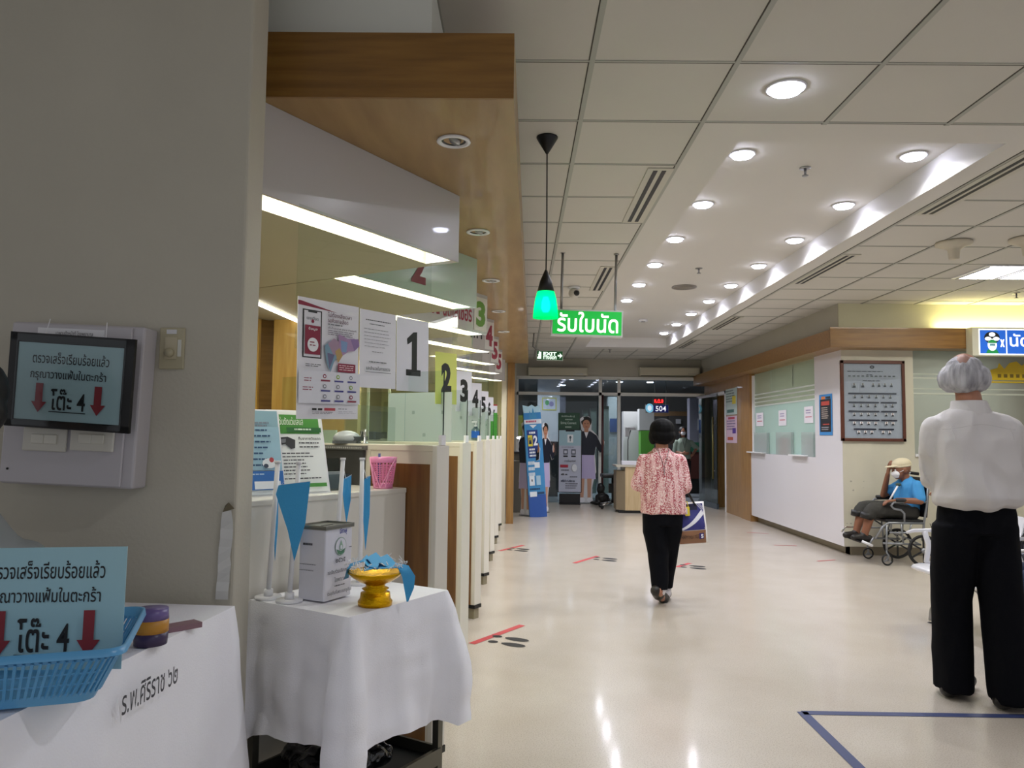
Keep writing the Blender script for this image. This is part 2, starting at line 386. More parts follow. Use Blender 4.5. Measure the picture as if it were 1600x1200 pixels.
# glass of the booth
GL = frosted('#c6dad6', .22); GLT = frosted('#c3c9b8', .5); LINE = mat('#dfe6e2', .5)
s = MB(); s.box((RXW+.05, 9.6, 1.08), (RXW+.06, 12.2, 1.80), GL); s.box((RXW+.05, 9.6, 1.80), (RXW+.06, 12.2, 2.32), GLT)
for z in (1.80, 1.86, 1.92, 1.98): s.box((RXW+.045, 9.6, z), (RXW+.049, 12.2, z+.02), LINE)
struct('window_1', s)
s = MB(); GL2 = frosted('#bdbcb4', .35)
s.box((4.5, RYW+.05, 1.15), (9.5, RYW+.06, 2.34), GL2)
for z, h_ in ((2.06, .012), (2.01, .02), (1.89, .012), (1.83, .02)): s.box((4.5, RYW+.044, z), (9.5, RYW+.049, z+h_), mat('#c9cdbf', .5))
struct('window_2', s)
s = MB(); s.box((5.6, 9.0, 0), (5.7, 13, 2.4), mat('#bcbdb4', .8)); s.box((4.05, 12.6, 0), (9.5, 12.7, 2.4), mat('#c9ccb8', .8)); s.box((4.0, 9.0, 2.36), (9.5, 12.7, 2.4), mat('#c9ccb8', .8)); struct('wall_booth', s)

# far wall: header, aluminium framed glass front
FRM = mat('#deded9', .4)
s = MB(); zt = P(960, 592, y=YF).z; zm = P(960, 616, y=YF).z
s.box((-.3, YF, zt+.02), (9.5, YF+.15, HZ+.1), WALLG); s.box((-5, YF-.2, 0), (-.06, YF+.1, HZ), WALLG); struct('wall_far', s)
s = MB(); XD = P(970, 700, y=YF).x
for u in (808, 938, 967, 1106):
    xx = P(u, 600, y=YF).x; s.box((xx-.03, YF-.03, 0), (xx+.03, YF+.06, zt), FRM)
s.box((-.1, YF-.03, zt-.02), (3.75, YF+.06, zt+.04), FRM); s.box((-.1, YF-.03, zm-.03), (3.75, YF+.06, zm+.03), FRM); struct('trim_4', s)
s = MB(); s.box((-.05, YF+.01, 0), (XD, YF+.02, zt), glass('#cfd8d8', .12)); s.box((XD, YF+.01, zm), (3.7, YF+.02, zt), glass('#cfd8d8', .12)); struct('window_3', s)
# room beyond the glass
FAR = mat('#a09e98', .8)
s = MB(); s.box((-5, YF+.2, 2.75), (9, 26, 2.85), mat('#a5a5aa', .8)); struct('ceiling_far', s)
s = MB(); s.box((-5, 25, 0), (9, 25.2, 2.8), FAR); s.box((6.6, YF+.15, 0), (6.7, 25, 2.8), FAR); s.box((-4, YF+.15, 0), (-3.9, 25, 2.8), FAR); struct('wall_far_room', s)
s = MB(); p0, p1 = P(840, 620, y=19), P(875, 620, y=19); s.box((p0.x, 19, 0), (p1.x, 19.5, 2.75), mat('#c9c9d2', .6)); struct('wall_column', s)
# post at the end of the counters
s = MB(); s.box((P(792, 700, y=11.6).x, 11.5, 0), (P(803, 700, y=11.6).x, 11.8, 2.4), OAK); s.box((P(783, 700, y=11.6).x, 11.52, 0), (P(791, 700, y=11.6).x, 11.78, 2.4), BEIGE); struct('trim_5', s)

# ------------------------------------------------------------------ ceiling fittings
def downlight(x, y, z, r, label, group, power=None):
    o = thing('ceiling_light', label, 'ceiling light', (x, y, z), 0, group)
    m = MB(); m.lathe([(r*1.18, 0), (r*1.18, -.006), (r, -.008), (r*.93, .02)], WHITE); m.build('ring', o)
    m = MB(); m.lathe([(r*.95, -.004), (r*.85, -.020), (0.001, -.026)], mat('#e2e5ff', .5, emit=24)); m.build('lamp_disc', o)
    area('lamp', (0, 0, -.03), .02, .02, power or LAMP, (.93, .94, 1), parent=o, spread=150, disk=True)
    return o
gl = 'left row of downlights in the ceiling recess'
YS = [4.55+1.0*k for k in range(9)]
for k, y in enumerate(YS):
    downlight(1.33, y, CZ-.002, .068, 'round white downlight in the left row of the recess' + (', nearest to the camera' if k == 0 else ' beyond its first lamp'), None if k == 0 else gl)
for k, y in enumerate(YS):
    downlight(2.36, y, CZ-.002, .068, 'round white downlight in the right row of the recess' + (', nearest to the camera' if k == 0 else ' beyond its first lamp'), None if k == 0 else 'right row of downlights in the ceiling recess')
p = P(1228, 137, z=HZ); downlight(p.x, p.y, HZ-.001, .075, 'large bright round downlight in a ceiling tile in front of the recess', None, 6)
# the rest of the hall's lamps, behind the camera
for x, y in ((1.2, 1.0), (1.2, -1.4), (4.2, .4), (4.2, 3.0)): downlight(x, y, HZ-.001, .075, 'round downlight in the tiled ceiling out of view above the hall', 'hall downlights above and behind the camera', 6)

def rim(u, v, z=2.399):
    p = P(u, v, z=z); o = thing('spotlight', None, 'spotlight', (p.x, p.y, z), 0)
    m = MB(); m.lathe([(.062, 0), (.064, -.006), (.05, -.009), (.044, .01)], WHITE); m.build('ring', o)
    m = MB(); m.lathe([(.0455, -.002), (.03, .004), (.001, .006)], DARK); m.build('cup', o)
    m = MB(); m.cyl((0, 0, -.006), .026, .02, METAL, 18, Matrix.Rotation(R(24), 4, 'Y')); m.build('lamp_head', o)
    return o
for k, (u, v) in enumerate(((709, 220), (747, 362), (767, 438), (779, 486), (787, 518))):
    o = rim(u, v); o['label'] = ['unlit recessed spotlight in the wooden soffit nearest the camera', 'second unlit spotlight of the wooden soffit, beside canopy one', 'third unlit spotlight of the wooden soffit, beside canopy two', 'fourth unlit spotlight of the wooden soffit, beside canopy three', 'farthest unlit spotlight of the wooden soffit'][k]; o['group'] = 'spotlights in the wooden soffit'

def diffuser(x0, y0, y1, label, wd=.15):
    o = thing('air_diffuser', label, 'air vent', (x0, y0, HZ-.004), 0, 'slot air vents in the ceiling')
    m = MB(); m.box((0, 0, -.004), (wd, y1-y0, .003), mat('#c4c1b4', .5)); m.build('frame', o)
    for a in (.035, .085):
        m = MB(); m.box((a, .03, -.0055), (a+.026, y1-y0-.03, -.004), BLACK); m.build('slot', o)
diffuser(.725, 4.33, 5.45, 'two-slot air vent in the left ceiling tiles behind the black lamp cord'); diffuser(.725, 6.9, 8.05, 'two-slot air vent above the green hanging sign'); diffuser(.725, 10.6, 11.7, 'two-slot air vent above the running man exit sign')
diffuser(2.69, 3.9, 5.2, 'slot air vent right of the recess, nearest to the camera'); diffuser(2.69, 6.35, 7.6, 'slot air vent right of the recess, second from the camera'); diffuser(2.69, 9.7, 10.9, 'slot air vent right of the recess, third from the camera'); diffuser(2.69, 12.1, 13.2, 'slot air vent right of the recess, farthest away')

def sprinkler(u, v, label, z=CZ):
    p = P(u, v, z=z); m = MB(); m.cyl((p.x, p.y, z-.006), .035, .005, METAL); m.cyl((p.x, p.y, z-.05), .008, .045, METAL, 10); m.cyl((p.x, p.y, z-.055), .02, .005, METAL, 12)
    tag(m.build('sprinkler'), label, 'sprinkler')
sprinkler(1258, 262, 'metal sprinkler head hanging in the near part of the ceiling recess'); sprinkler(1092, 419, 'metal sprinkler head farther down the ceiling recess')
sprinkler(1588, 458, 'small sprinkler head by the square light panel at right', HZ); sprinkler(953, 546, 'small sprinkler near the far end of the ceiling', HZ)
p = P(1069, 448, z=CZ); m = MB(); m.cyl((p.x, p.y, CZ-.012), .14, .012, mat('#8b857c', .6), 28); m.cyl((p.x, p.y, CZ-.016), .12, .004, mat('#7d766c', .8), 28); tag(m.build('ceiling_speaker'), 'flat round grey speaker grille in the ceiling recess', 'speaker')
p = P(1005, 499, z=CZ); m = MB(); m.cyl((p.x, p.y, CZ-.03), .07, .03, WHITE, 24, r2=.06); m.cyl((p.x, p.y, CZ-.04), .03, .01, METAL, 16); tag(m.build('smoke_detector'), 'small white smoke detector at the far end of the recess', 'smoke detector')
for u, v, lb in ((1490, 378, 'beige mushroom-shaped fitting hanging below the right ceiling'), (1606, 372, 'beige mushroom-shaped fitting cut by the right edge of the photo')):
    p = P(u, v, z=HZ); m = MB(); m.lathe([(.001, 0), (.13, -.001), (.13, -.02), (.075, -.04), (.045, -.06), (.038, -.13), (.001, -.132)], mat('#c8c0ad', .5), (p.x, p.y, HZ-.004)); tag(m.build('ceiling_dome'), lb, 'ceiling fitting')
p = P(1505, 436, z=HZ); o = thing('light_panel', 'square fluorescent light panel with louvres in the right ceiling', 'ceiling light', (4.285-.2, 6.68, HZ-.004), 0)
o.location = (4.097, 6.7, HZ-.005)
m = MB(); m.box((0, 0, -.004), (1.17, .57, .003), WHITE); m.build('frame', o)
for k in range(3): m = MB(); m.box((.06+.37*k, .03, -.008), (.37+.37*k, .54, -.004), mat('#fbfbff', .5, emit=5)); m.build('tube_diffuser', o)
m = MB()
for k in range(12): m.box((.03+.097*k, .02, -.016), (.035+.097*k, .55, -.008), METAL)
m.build('louvre', o); area('lamp', (.58, .28, -.04), 1.1, .5, 22, (1, .97, .82), parent=o)

# pendant with green glass
p = P(855, 214, z=HZ); px, py = p.x, p.y; zb = P(855, 497, y=py).z; ztop = P(855, 422, y=py).z; zg = P(855, 456, y=py).z
o = thing('pendant_lamp', 'pendant lamp with glowing green glass shade on a black cord', 'lamp', (px, py, zb))
m = MB(); m.lathe([(.001, HZ-zb-.001), (.055, HZ-zb-.001), (.055, HZ-zb-.008), (.006, HZ-zb-.09), (.001, HZ-zb-.09)], BLACK); m.build('ceiling_cup', o)
m = MB(); m.tube([(0, 0, HZ-zb-.08), (.002, 0, (HZ-zb)*.5), (0, 0, ztop-zb)], .0035, BLACK, 8); m.build('cord', o)
m = MB(); m.lathe([(.001, ztop-zb+.005), (.006, ztop-zb), (.03, (ztop+zg)/2-zb+.0), (.044, zg-zb), (.001, zg-zb-.002)], BLACK); m.build('cap', o)
GG = bpy.data.materials.new('green_glass'); GG.use_nodes = True; nt = GG.node_tree; nt.nodes.clear()
oo = nt.nodes.new('ShaderNodeOutputMaterial'); tl = nt.nodes.new('ShaderNodeBsdfTranslucent'); tl.inputs[0].default_value = (.0, .85, .30, 1); tr = nt.nodes.new('ShaderNodeBsdfTransparent'); tr.inputs[0].default_value = (.03, .75, .30, 1)
e = nt.nodes.new('ShaderNodeEmission'); e.inputs[0].default_value = (0, 1, .32, 1); e.inputs[1].default_value = .28
x1 = nt.nodes.new('ShaderNodeMixShader'); x1.inputs[0].default_value = .5; a1 = nt.nodes.new('ShaderNodeAddShader')
nt.links.new(tl.outputs[0], x1.inputs[1]); nt.links.new(tr.outputs[0], x1.inputs[2]); nt.links.new(x1.outputs[0], a1.inputs[0]); nt.links.new(e.outputs[0], a1.inputs[1]); nt.links.new(a1.outputs[0], oo.inputs[0])
h_ = zg-zb; m = MB(); m.lathe([(.044, h_), (.053, h_*.75), (.062, h_*.3), (.065, 0), (.062, .0), (.058, h_*.3), (.049, h_*.75), (.040, h_)], GG, seg=32); m.build('shade', o)
m = MB(); m.tube([(0, 0, .03), (0, 0, .045), (0, 0, h_*.55), (0, 0, h_*.8)], [.014, .022, .022, .012], mat('#e8fff4', .4, emit=25), 12); m.build('bulb', o)
area('lamp', (0, 0, -.01), .08, .08, .6, (.3, 1, .6), parent=o, disk=True)

# green hanging sign
p = P(917, 503, y=6.37); w_ = (P(973, 500, y=6.37)-P(861, 500, y=6.37)).length; z0 = P(917, 525, y=6.37).z; z1 = P(917, 484, y=6.37).z; h_ = z1-z0
o = thing('hanging_sign', 'green lit sign with white Thai lettering hung on two rods', 'sign', (p.x, 6.37, z0), R(1)); o.rotation_euler = (0, R(1.2), R(1))
m = MB(); m.box((-w_/2, 0, 0), (w_/2, .09, h_), mat('#cfd4d0', .4)); m.build('housing', o)
m = MB(); m.box((-w_/2+.012, -.002, .012), (w_/2-.012, 0, h_-.012), mat('#0f9a35', .4, emit=.75)); m.build('face_panel', o)
m = MB(); m.text('รับใบนัด', -w_/2+.05, .03, w_-.09, h_-.05, mat('#fbfff0', .5, emit=1.3), -.0035, .012); m.build('lettering', o)
for u, v in ((877, 388), (961, 392)):
    q = P(u, v, y=6.40); xx = q.x-p.x; m = MB(); m.tube([(xx, .045, h_-.0), (xx, .045, HZ-z0-.0+.02)], .011, METAL, 12); m.cyl((xx, .045, HZ-z0-.006), .022, .006, METAL); m.build('rod', o)
# exit sign
ye = 11.5; p = P(859, 563, y=ye); w_ = 41/1200*ye; h_ = 15/1200*ye
o = thing('exit_sign', 'green EXIT sign with running man and arrow', 'sign', (p.x, ye, p.z), 0); o.rotation_euler = (0, R(.8), 0)
EG = mat('#135a2c', .4, emit=.12); EWH = mat('#eafff0', .5, emit=.9)
m = MB(); m.box((-w_/2, 0, 0), (w_/2, .05, h_), mat('#cdd6cc', .5)); m.build('housing', o)
m = MB(); m.box((-w_/2+.006, -.002, .006), (w_/2-.006, 0, h_-.006), EG); m.build('face_panel', o)
m = MB(); m.text('EXIT', -.10, h_*.5, .2, h_*.36, EWH, -.004, .03); m.text('ทางออก', -.10, h_*.1, .2, h_*.36, EWH, -.004, .02); m.build('lettering', o)
m = MB(); m.slab([(-.185, .02), (-.13, .02), (-.13, h_-.02), (-.15, h_-.02), (-.15, .04), (-.185, .04)], -.005, -.003, EWH)
m.tube([(-.16, -.006, h_*.75), (-.165, -.006, h_*.45), (-.185, -.006, h_*.2)], .007, EWH, 8); m.tube([(-.165, -.006, h_*.45), (-.15, -.006, h_*.2)], .006, EWH, 8); m.tube([(-.18, -.006, h_*.55), (-.16, -.006, h_*.62), (-.142, -.006, h_*.5)], .005, EWH, 8); m.ball((-.157, -.006, h_*.83), .01, EWH)
m.build('pictogram', o)
m = MB(); m.slab([(.12, h_*.42), (.155, h_*.42), (.145, h_*.2), (.187, h_*.5), (.145, h_*.8), (.155, h_*.58), (.12, h_*.58)], -.005, -.003, EWH); m.build('arrow', o)
m = MB(); m.tube([(-w_/2+.03, .025, h_), (-w_/2-.06, .03, h_+.06), (-w_/2-.05, .03, HZ-p.z+.01)], .012, METAL, 8); m.build('bracket', o)
# dome camera
p = P(897, 448, z=HZ); o = thing('security_camera', 'white dome security camera on the ceiling above the green sign', 'camera', (p.x, p.y, HZ))
m = MB(); m.cyl((0, 0, -.02), .06, .02, WHITE); m.build('mount', o); m = MB(); m.ball((0, 0, -.07), .058, mat('#c9c6bd', .3)); m.build('body', o)
m = MB(); m.tube([(.01, -.03, -.07), (.03, -.062, -.078)], [.03, .026], BLACK, 18); m.build('lens', o)
# air curtains on the far header
for u0, u1, lb in ((825, 918, 'long beige air curtain unit on the far wall, left of the two'), (998, 1092, 'long beige air curtain unit on the far wall, right of the two')):
    a = P(u0, 587, y=YF-.1); b = P(u1, 574, y=YF-.1); o = thing('air_curtain', lb, 'air curtain', ((a.x+b.x)/2, YF, a.z), 0, None)
    wd = (b.x-a.x)/2; m = MB(); m.box((-wd, -.2, 0), (wd, 0, .165), mat('#bdb7a2', .5), bev=.02); m.build('housing', o)
    m = MB(); m.box((-wd+.04, -.19, -.004), (wd-.04, -.1, 0), DARK); m.build('outlet', o); m = MB(); m.box((wd*.6, -.205, .03), (wd*.85, -.2, .04), METAL); m.build('badge', o)
# ------------------------------------------------------------------ left: canopies, dividers, counters
STEP = 1.265; A60 = R(60)
ORD = ['first', 'second', 'third', 'fourth', 'fifth', 'sixth', 'seventh']
D_ = Vector((.5, .866, 0)); N_ = Vector((.866, -.5, 0))
FACEW = mat('#c3c1c1', .22, coat=.5); FACEG = mat('#b4c6b6', .15, coat=.7); STRIPE = mat('#fbfbea', .5, emit=2.6); SLOT = mat('#e3dfb8', .5)
for k in range(7):
    cx, cy = -.286+.012*k, 3.47+STEP*k; x0 = -1.375 if k == 0 else -1.092
    face = FACEG if k == 1 else FACEW
    lab = ['nearest canopy box above the counters, blank white face', 'greenish-faced canopy box with a maroon 2 painted on as a reflection', 'canopy box with a green 3 and red Thai lettering', 'canopy box with a maroon 4 at its end', 'canopy box with a maroon 5 at its end, behind the 4', 'canopy box with a small maroon 5 at its end, sixth from the camera', 'farthest canopy box over the counters, only its lit slot showing'][k]
    o = thing('counter_canopy', lab, 'canopy', (cx, cy, 2.09), A60, None)
    m = MB(); m.box((x0, 0, 0), (0, .012, .309), face); m.box((x0, .15, 0), (0, 1.6, .309), mat('#b3ab90', .7)); m.box((x0, .012, .09), (0, .15, .309), SLOT); m.box((-.05, .012, 0), (0, .15, .09), face)
    m.build('box', o)
    m = MB(); m.box((x0+.03, .02, .075), (-.06, .13, .088), STRIPE); m.build('glow_strip', o)
    area('lamp', ((x0-.06)/2, .075, .068), -x0-.1, .09, 9 if k else 7, (1, .98, .88), parent=o)
    m = MB(); m.box((-1.0 if k == 0 else -.5, -.024, -.50), (-.235, -.021, .0), glass('#f7faf8', .05)); m.build('hanging_film', o)
    if k == 1: m = MB(); m.text('2', -.66, .05, .13, .19, ink('#8e3042'), -.004, .04); m.build('number', o)  # reflection of a maroon numeral, drawn as flat ink on the face
    if k == 2:
        m = MB(); m.box((-.19, -.004, .02), (-.01, -.002, .28), mat('#e2e2d6', .4)); m.text('3', -.165, .05, .13, .2, ink('#6c9c3c'), -.006, .05); m.build('number', o)
        m = MB(); m.text('เลนส์แว่น นัดเลเซอร์', -.98, .07, .76, .14, ink('#a02840'), -.003, .015); m.build('lettering', o)
    if k in (3, 4, 5):
        m = MB(); m.box((-.17, -.004, .02), (-.01, -.002, .28), mat('#dadad6', .4)); m.text('455'[k-3], -.15, .05, .12, .2, ink('#9a3348'), -.006, .05); m.build('number', o)
        m = MB(); m.text('นัดที่', -.55, .1, .34, .13, ink('#2c2a28'), -.003, .015); m.build('lettering', o)
    # the number sheet hung below the canopy
    if k < 7:
        q = Vector((cx, cy, 0)) + D_*(-.354 if k < 1 else -.345) + N_*.026
        base = ['#e6e6ee', '#d3d46e', '#e2e2ea', '#e2e2ea', '#e2e2ea', '#e2e2ea', '#e2e2ea'][k]
        it = [('t', str(k+1), .26, .2, .48, .58, '#0c0d0c', .05)]
        if k == 6: it = [('r', 0, 0, 1, .06, '#b3202c'), ('t', '7', .3, .25, .4, .45, '#26262a', .03)]
        if k == 0: it = [('p', [(.30, .28), (.50, .18), (.62, .17), (.62, .70), (.74, .70), (.74, .785), (.28, .785), (.28, .70), (.455, .70), (.455, .31), (.32, .36)][::-1], '#0c0d0c')]
        zz = 1.478 if k < 6 else 1.44
        sheet('number_sheet', ['white paper sheet with a big black 1, nearest of the hanging numbers', 'yellow paper sheet with a big black 2', 'white sheet with a thin black 3 hung behind the yellow 2', 'white sheet with the black four, hung right of the 3', 'white sheet with the black five, between the four and the six', 'white sheet with the black six, hung right of the five', ''][k] if k != 6 else 'red-topped white sheet with a thin 7, farthest of the hanging numbers',
              'paper sign', (q.x, q.y, zz), A60, .21, .297, it, base, roll_=R(-1.2))
q = Vector((-.286, 3.47, 0)) + D_*(-.572) + N_*.026
sheet('notice_sheet', 'white sheet of typed Thai text hung left of the number 1', 'paper sign', (q.x, q.y, 1.478), A60, .212, .297,
      [('l', .15, .12, .7, 1, .03, '#4a4a50', .012), ('l', .25, .17, .45, 1, .03, '#6a6a70', .01)] + [('l', .1, .24+.045*i, .75, 1, .03, '#8a8a90', .007) for i in range(6)] +
      [('l', .3, .53, .4, 1, .03, '#777', .008) if 0 else ('l', .3, .53, .4, 1, .03, '#77777a', .008), ('l', .22, .66, .5, 1, .03, '#3a3a40', .012), ('t', 'และอำนวยในการตรวจ', .14, .72, .66, .05, '#26262a', .01), ('r', .12, .795, .7, .006, '#55555a')], roll_=R(-1.2))
q = Vector((-.286, 3.47, 0)) + D_*(-.838) + N_*.028
it = [('p', [(0, .03), (.04, .03), (.62, .085), (0, .065)], '#8b1d3d'), ('r', .07, .095, .30, .40, '#26262a'), ('r', .09, .105, .26, .38, '#e3e3ea'), ('r', .15, .1, .14, .018, '#26262a'),
      ('t', 'เจาะเลือด', .13, .15, .18, .03, '#3a3a40'), ('e', .22, .19, .022, .015, '#8b1d3d'), ('r', .10, .225, .24, .24, '#8b1d3d'), ('t', 'ข้อมูล', .15, .24, .14, .03, '#f4f4f6', .01), ('e', .22, .385, .085, .058, '#eeeef2'), ('l', .17, .36, .1, 2, .025, '#8b1d3d', .009),
      ('t', 'ไม่ต้องเสียเวลา', .45, .09, .4, .04, '#5b2440', .01), ('t', 'รอคิวอาจเลือด', .45, .14, .34, .038, '#5b2440', .01), ('l', .45, .19, .3, 1, .03, '#777780', .01), ('t', 'เข้าเว็บสะดวก สบาย ง่ายทุกที่', .45, .215, .48, .022, '#3a2a40', .012), ('l', .45, .245, .45, 3, .016, '#77707e', .006),
      ('p', [(.4, .38), (.5, .33), (.6, .36), (.62, .45), (.55, .52), (.5, .6), (.45, .55), (.42, .48)], '#7c9fb4'), ('p', [(.45, .36), (.55, .31), (.66, .34), (.66, .42), (.55, .46)], '#a58aa0'), ('p', [(.57, .42), (.66, .38), (.7, .45), (.62, .52)], '#b79a62'),
      ('p', [(.62, .27), (.7, .28), (.78, .3), (.9, .29), (.97, .33), (.9, .4), (.8, .41), (.7, .45), (.64, .38)], '#a989b0'), ('p', [(.66, .32), (.78, .33), (.76, .42), (.68, .42)], '#7f9cc4'), ('p', [(.83, .3), (.97, .29), (.99, .35), (.9, .4)], '#8f74a6'), ('p', [(.44, .44), (.56, .45), (.53, .5), (.48, .57)], '#6c6a8c'),
      ('r', .62, .52, .3, .075, '#8b1d3d'), ('l', .64, .535, .25, 3, .018, '#f0d8de', .006), ('l', .1, .545, .25, 2, .015, '#55555e', .006),
      ('r', 0, .6, 1, .27, '#e0e1e9'), ('l', .08, .66, .14, 2, .02, '#8b1d3d', .007), ('l', .06, .735, .18, 2, .02, '#8b1d3d', .007)]
for r_ in range(3):
    for c_ in range(3):
        xx = .34+.22*c_; yy = .625+.085*r_
        col = '#8b1d3d' if (r_, c_) in ((0, 0), (2, 2)) else ('#93b13c' if (r_, c_) in ((0, 1), (1, 2)) else '#8f8f98')
        it += [('e', xx+.06, yy+.015, .028, .018, col), ('e', xx+.06, yy+.015, .015, .009, '#e2e4ee'), ('r', xx, yy+.045, .15, .014, '#45458c' if col != '#8b1d3d' else '#8b1d3d')]
it += [('r', .2, .91, .07, .018, '#1c1c20'), ('r', .29, .91, .07, .018, '#1c1c20'), ('r', .39, .907, .18, .022, '#b4404c'), ('l', .2, .94, .38, 2, .012, '#9a9aa2', .005), ('l', .62, .91, .15, 1, .02, '#55555e', .005), ('l', .62, .935, .32, 2, .012, '#b0b0b8', .004)]
sheet('info_poster', 'white poster with a phone drawing and coloured map hung over the first counter', 'poster', (q.x, q.y, 1.352), A60, .305, .42, it, '#e9e9ef', roll_=R(-1.2))

DWN = ['nearest', 'second', 'third', 'fourth', 'fifth', 'sixth', 'seventh']
for k in range(7):
    ex, ey = -.28+.008*k, 3.07+STEP*k
    o = thing('counter_divider', '%s beige and brown wooden divider%s' % (DWN[k], [' between counters, beside the pink basket', ' from the camera, its glass edge crossing the yellow 2', ' from the camera, below the hanging 3', ' from the camera, with a sanitizer bottle on top', ' from the camera, below the hanging 5', ' from the camera, below the hanging 6', ', last one before the wooden post'][k]), 'divider', (ex, ey, 0), A60)
    L = 1.2
    m = MB(); m.box((-.078, .02, .1), (-.002, L, 1.25), BEIGE); m.box((-.081, 0, 1.235), (.0, L, 1.26), BEIGE, bev=.003); m.box((-.081, .0, .1), (-.074, .03, 1.235), BEIGE); m.box((-.081, .335, .1), (-.074, .36, 1.235), BEIGE); m.build('panel', o)
    m = MB(); m.box((-.082, -.003, .1), (.001, .02, 1.258), PANEL, bev=.003); m.build('end_cap', o)
    m = MB(); m.box((-.0805, .03, .1), (-.077, .335, 1.185), BROWN); m.build('wood_inset', o)
    m = MB(); m.box((-.083, -.006, .075), (.003, L, .10), BLACK); m.build('black_strip', o)
    m = MB(); m.box((-.07, .008, 0), (-.01, L, .075), mat('#8d846c', .5)); m.build('plinth', o)
    m = MB(); m.box((-.043, .0, 1.26), (-.038, .9, 1.555), glass('#f2f7f4', .08)); gs = m.build('glass_screen', o)
    m = MB(); m.box((-.0435, -.002, 1.26), (-.0375, .0, 1.556), mat('#1c2a26', .2)); m.build('dark_edge', gs); m = MB(); m.box((-.055, -.004, 1.26), (-.026, .01, 1.30), WHITE); m.build('clamp', gs)
    if k:
        m = MB(); m.box((-.05, .10, 1.262), (-.046, .56, 1.545), frosted('#d3dadb', .28)); m.box((-.0503, .43, 1.262), (-.0500, .434, 1.545), mat('#8fa0a2', .6))
        for y_, z_ in ((.15, 1.42), (.36, 1.42), (.28, 1.29)): m.box((-.0512, y_, z_), (-.0502, y_+.02, z_+.02), ink('#8d9a98'))
        m.build('frosted_sheet', o)
    x0 = -1.01 if k == 0 else -1.09
    o = thing('service_counter', ['nearest white service counter, holding the brochure stands and pink basket', 'second white counter from the camera, mostly behind the nearest divider', 'third counter from the camera, behind the second divider', 'fourth counter, behind the third divider', 'fifth counter, behind the fourth divider', 'sixth counter, behind the fifth divider', 'farthest service counter, next to the wooden post'][k], 'counter', (ex, ey, 0), A60)
    m = MB(); m.box((x0, .145, .1), (-.085, .46, 1.07), PANEL); m.build('front_panel', o)
    m = MB(); m.box((x0, .139, 1.07), (-.085, .48, 1.09), PANEL, bev=.004); m.build('counter_top', o)
    m = MB(); m.box((x0, .17, 0), (-.085, .42, .1), mat('#8d846c', .5)); m.build('plinth', o)
    if k: m = MB(); m.box((-.9, .30, 1.09), (-.3, .304, 1.45), glass('#f2f6f4', .05)); m.build('glass_screen', o)
E1 = Vector((-.28, 3.07, 0))
def c1(x, y, z=1.09, k=0): return E1 + Vector((0, STEP*k, 0)) + D_*x - N_*y + Vector((0, 0, z))
# dark panel and things on the first divider
q = c1(-.0825, .48, .9)
o = thing('display_board', 'dark grey board with a speckled top band fixed to the nearest divider', 'board', q, R(-30)+0)
m = MB(); m.box((-.15, -.02, .17), (.12, .0, .345), mat('#3b3b3a', .5)); m.box((-.16, -.024, .335), (.13, 0, .352), mat('#6a6a66', .5)); m.build('board', o)
m = MB()
for i in range(26): m.box((-.15+.0105*i, -.0255, .340), (-.145+.0105*i, -.024, .347), ink('#b0b0ac'))
m.build('speckled_band', o)
q = c1(-.045, .5, 1.26); m = MB(); m.box((-.05, -.05, 0), (.05, .05, .012), mat('#55595a', .4), Matrix.Translation(q)); m.ball((q.x, q.y, q.z+.02), (.06, .04, .035), mat('#a5aaac', .3)); m.box((.03, -.03, .012), (.085, .03, .03), mat('#43484a', .4), Matrix.Translation(q))
tag(m.build('barcode_scanner'), 'grey hooded device on top of the nearest divider behind the poster', 'scanner')
q = c1(-.045, .40, 1.26); m = MB(); m.lathe([(.014, 0), (.014, .006), (.004, .01), (.004, .05)], CHROME, q, 12)
for a in (0, 1.6, 3.2, 4.7): m.tube([q+Vector((0, 0, .04)), q+Vector((.012*math.cos(a), .012*math.sin(a), .06)), q+Vector((.018*math.cos(a), .018*math.sin(a), .03))], .002, CHROME, 6)
tag(m.build('pen_stand'), 'small chrome pen stand on the nearest divider top', 'pen stand')
# pink basket with pen
q = c1(-.165, .195); o = thing('pink_basket', 'small pink plastic basket with looped handles on the nearest counter', 'basket', q)
PK = mat('#e58ab4', .35); m = MB(); m.lathe([(.001, 0), (.038, 0), (.038, .02), (.001, .021)], PK); m.lathe([(.048, .10), (.05, .122), (.053, .122), (.051, .10)], PK)
for i in range(22):
    a = 2*PI*i/22; m.tube([(.038*math.cos(a), .038*math.sin(a), .018), (.049*math.cos(a), .049*math.sin(a), .103)], .0022, PK, 5)
for z_ in [.03+.0085*i for i in range(8)]:
    r_ = .038+.011*(z_-.018)/.085; m.tube([(r_*math.cos(2*PI*i/24), r_*math.sin(2*PI*i/24), z_) for i in range(25)], .0016, PK, 5)
m.build('basket_wall', o)
for s_ in (-1, 1):
    m = MB(); m.tube([(.05*s_, -.02, .118), (.055*s_*.6, -.058, .07), (.02*s_, -.062, .008), (.0, -.06, .004), (.045*s_, -.03, .1)], .0022, mat('#f0a3c6', .3), 6); m.build('handle', o)
tag(MB().tube([q+Vector((-.015, 0, .022)), q+Vector((-.018, .008, .135))], .005, mat('#1f2a78', .3), 8).build('pen'), 'blue pen standing in the pink basket', 'pen')
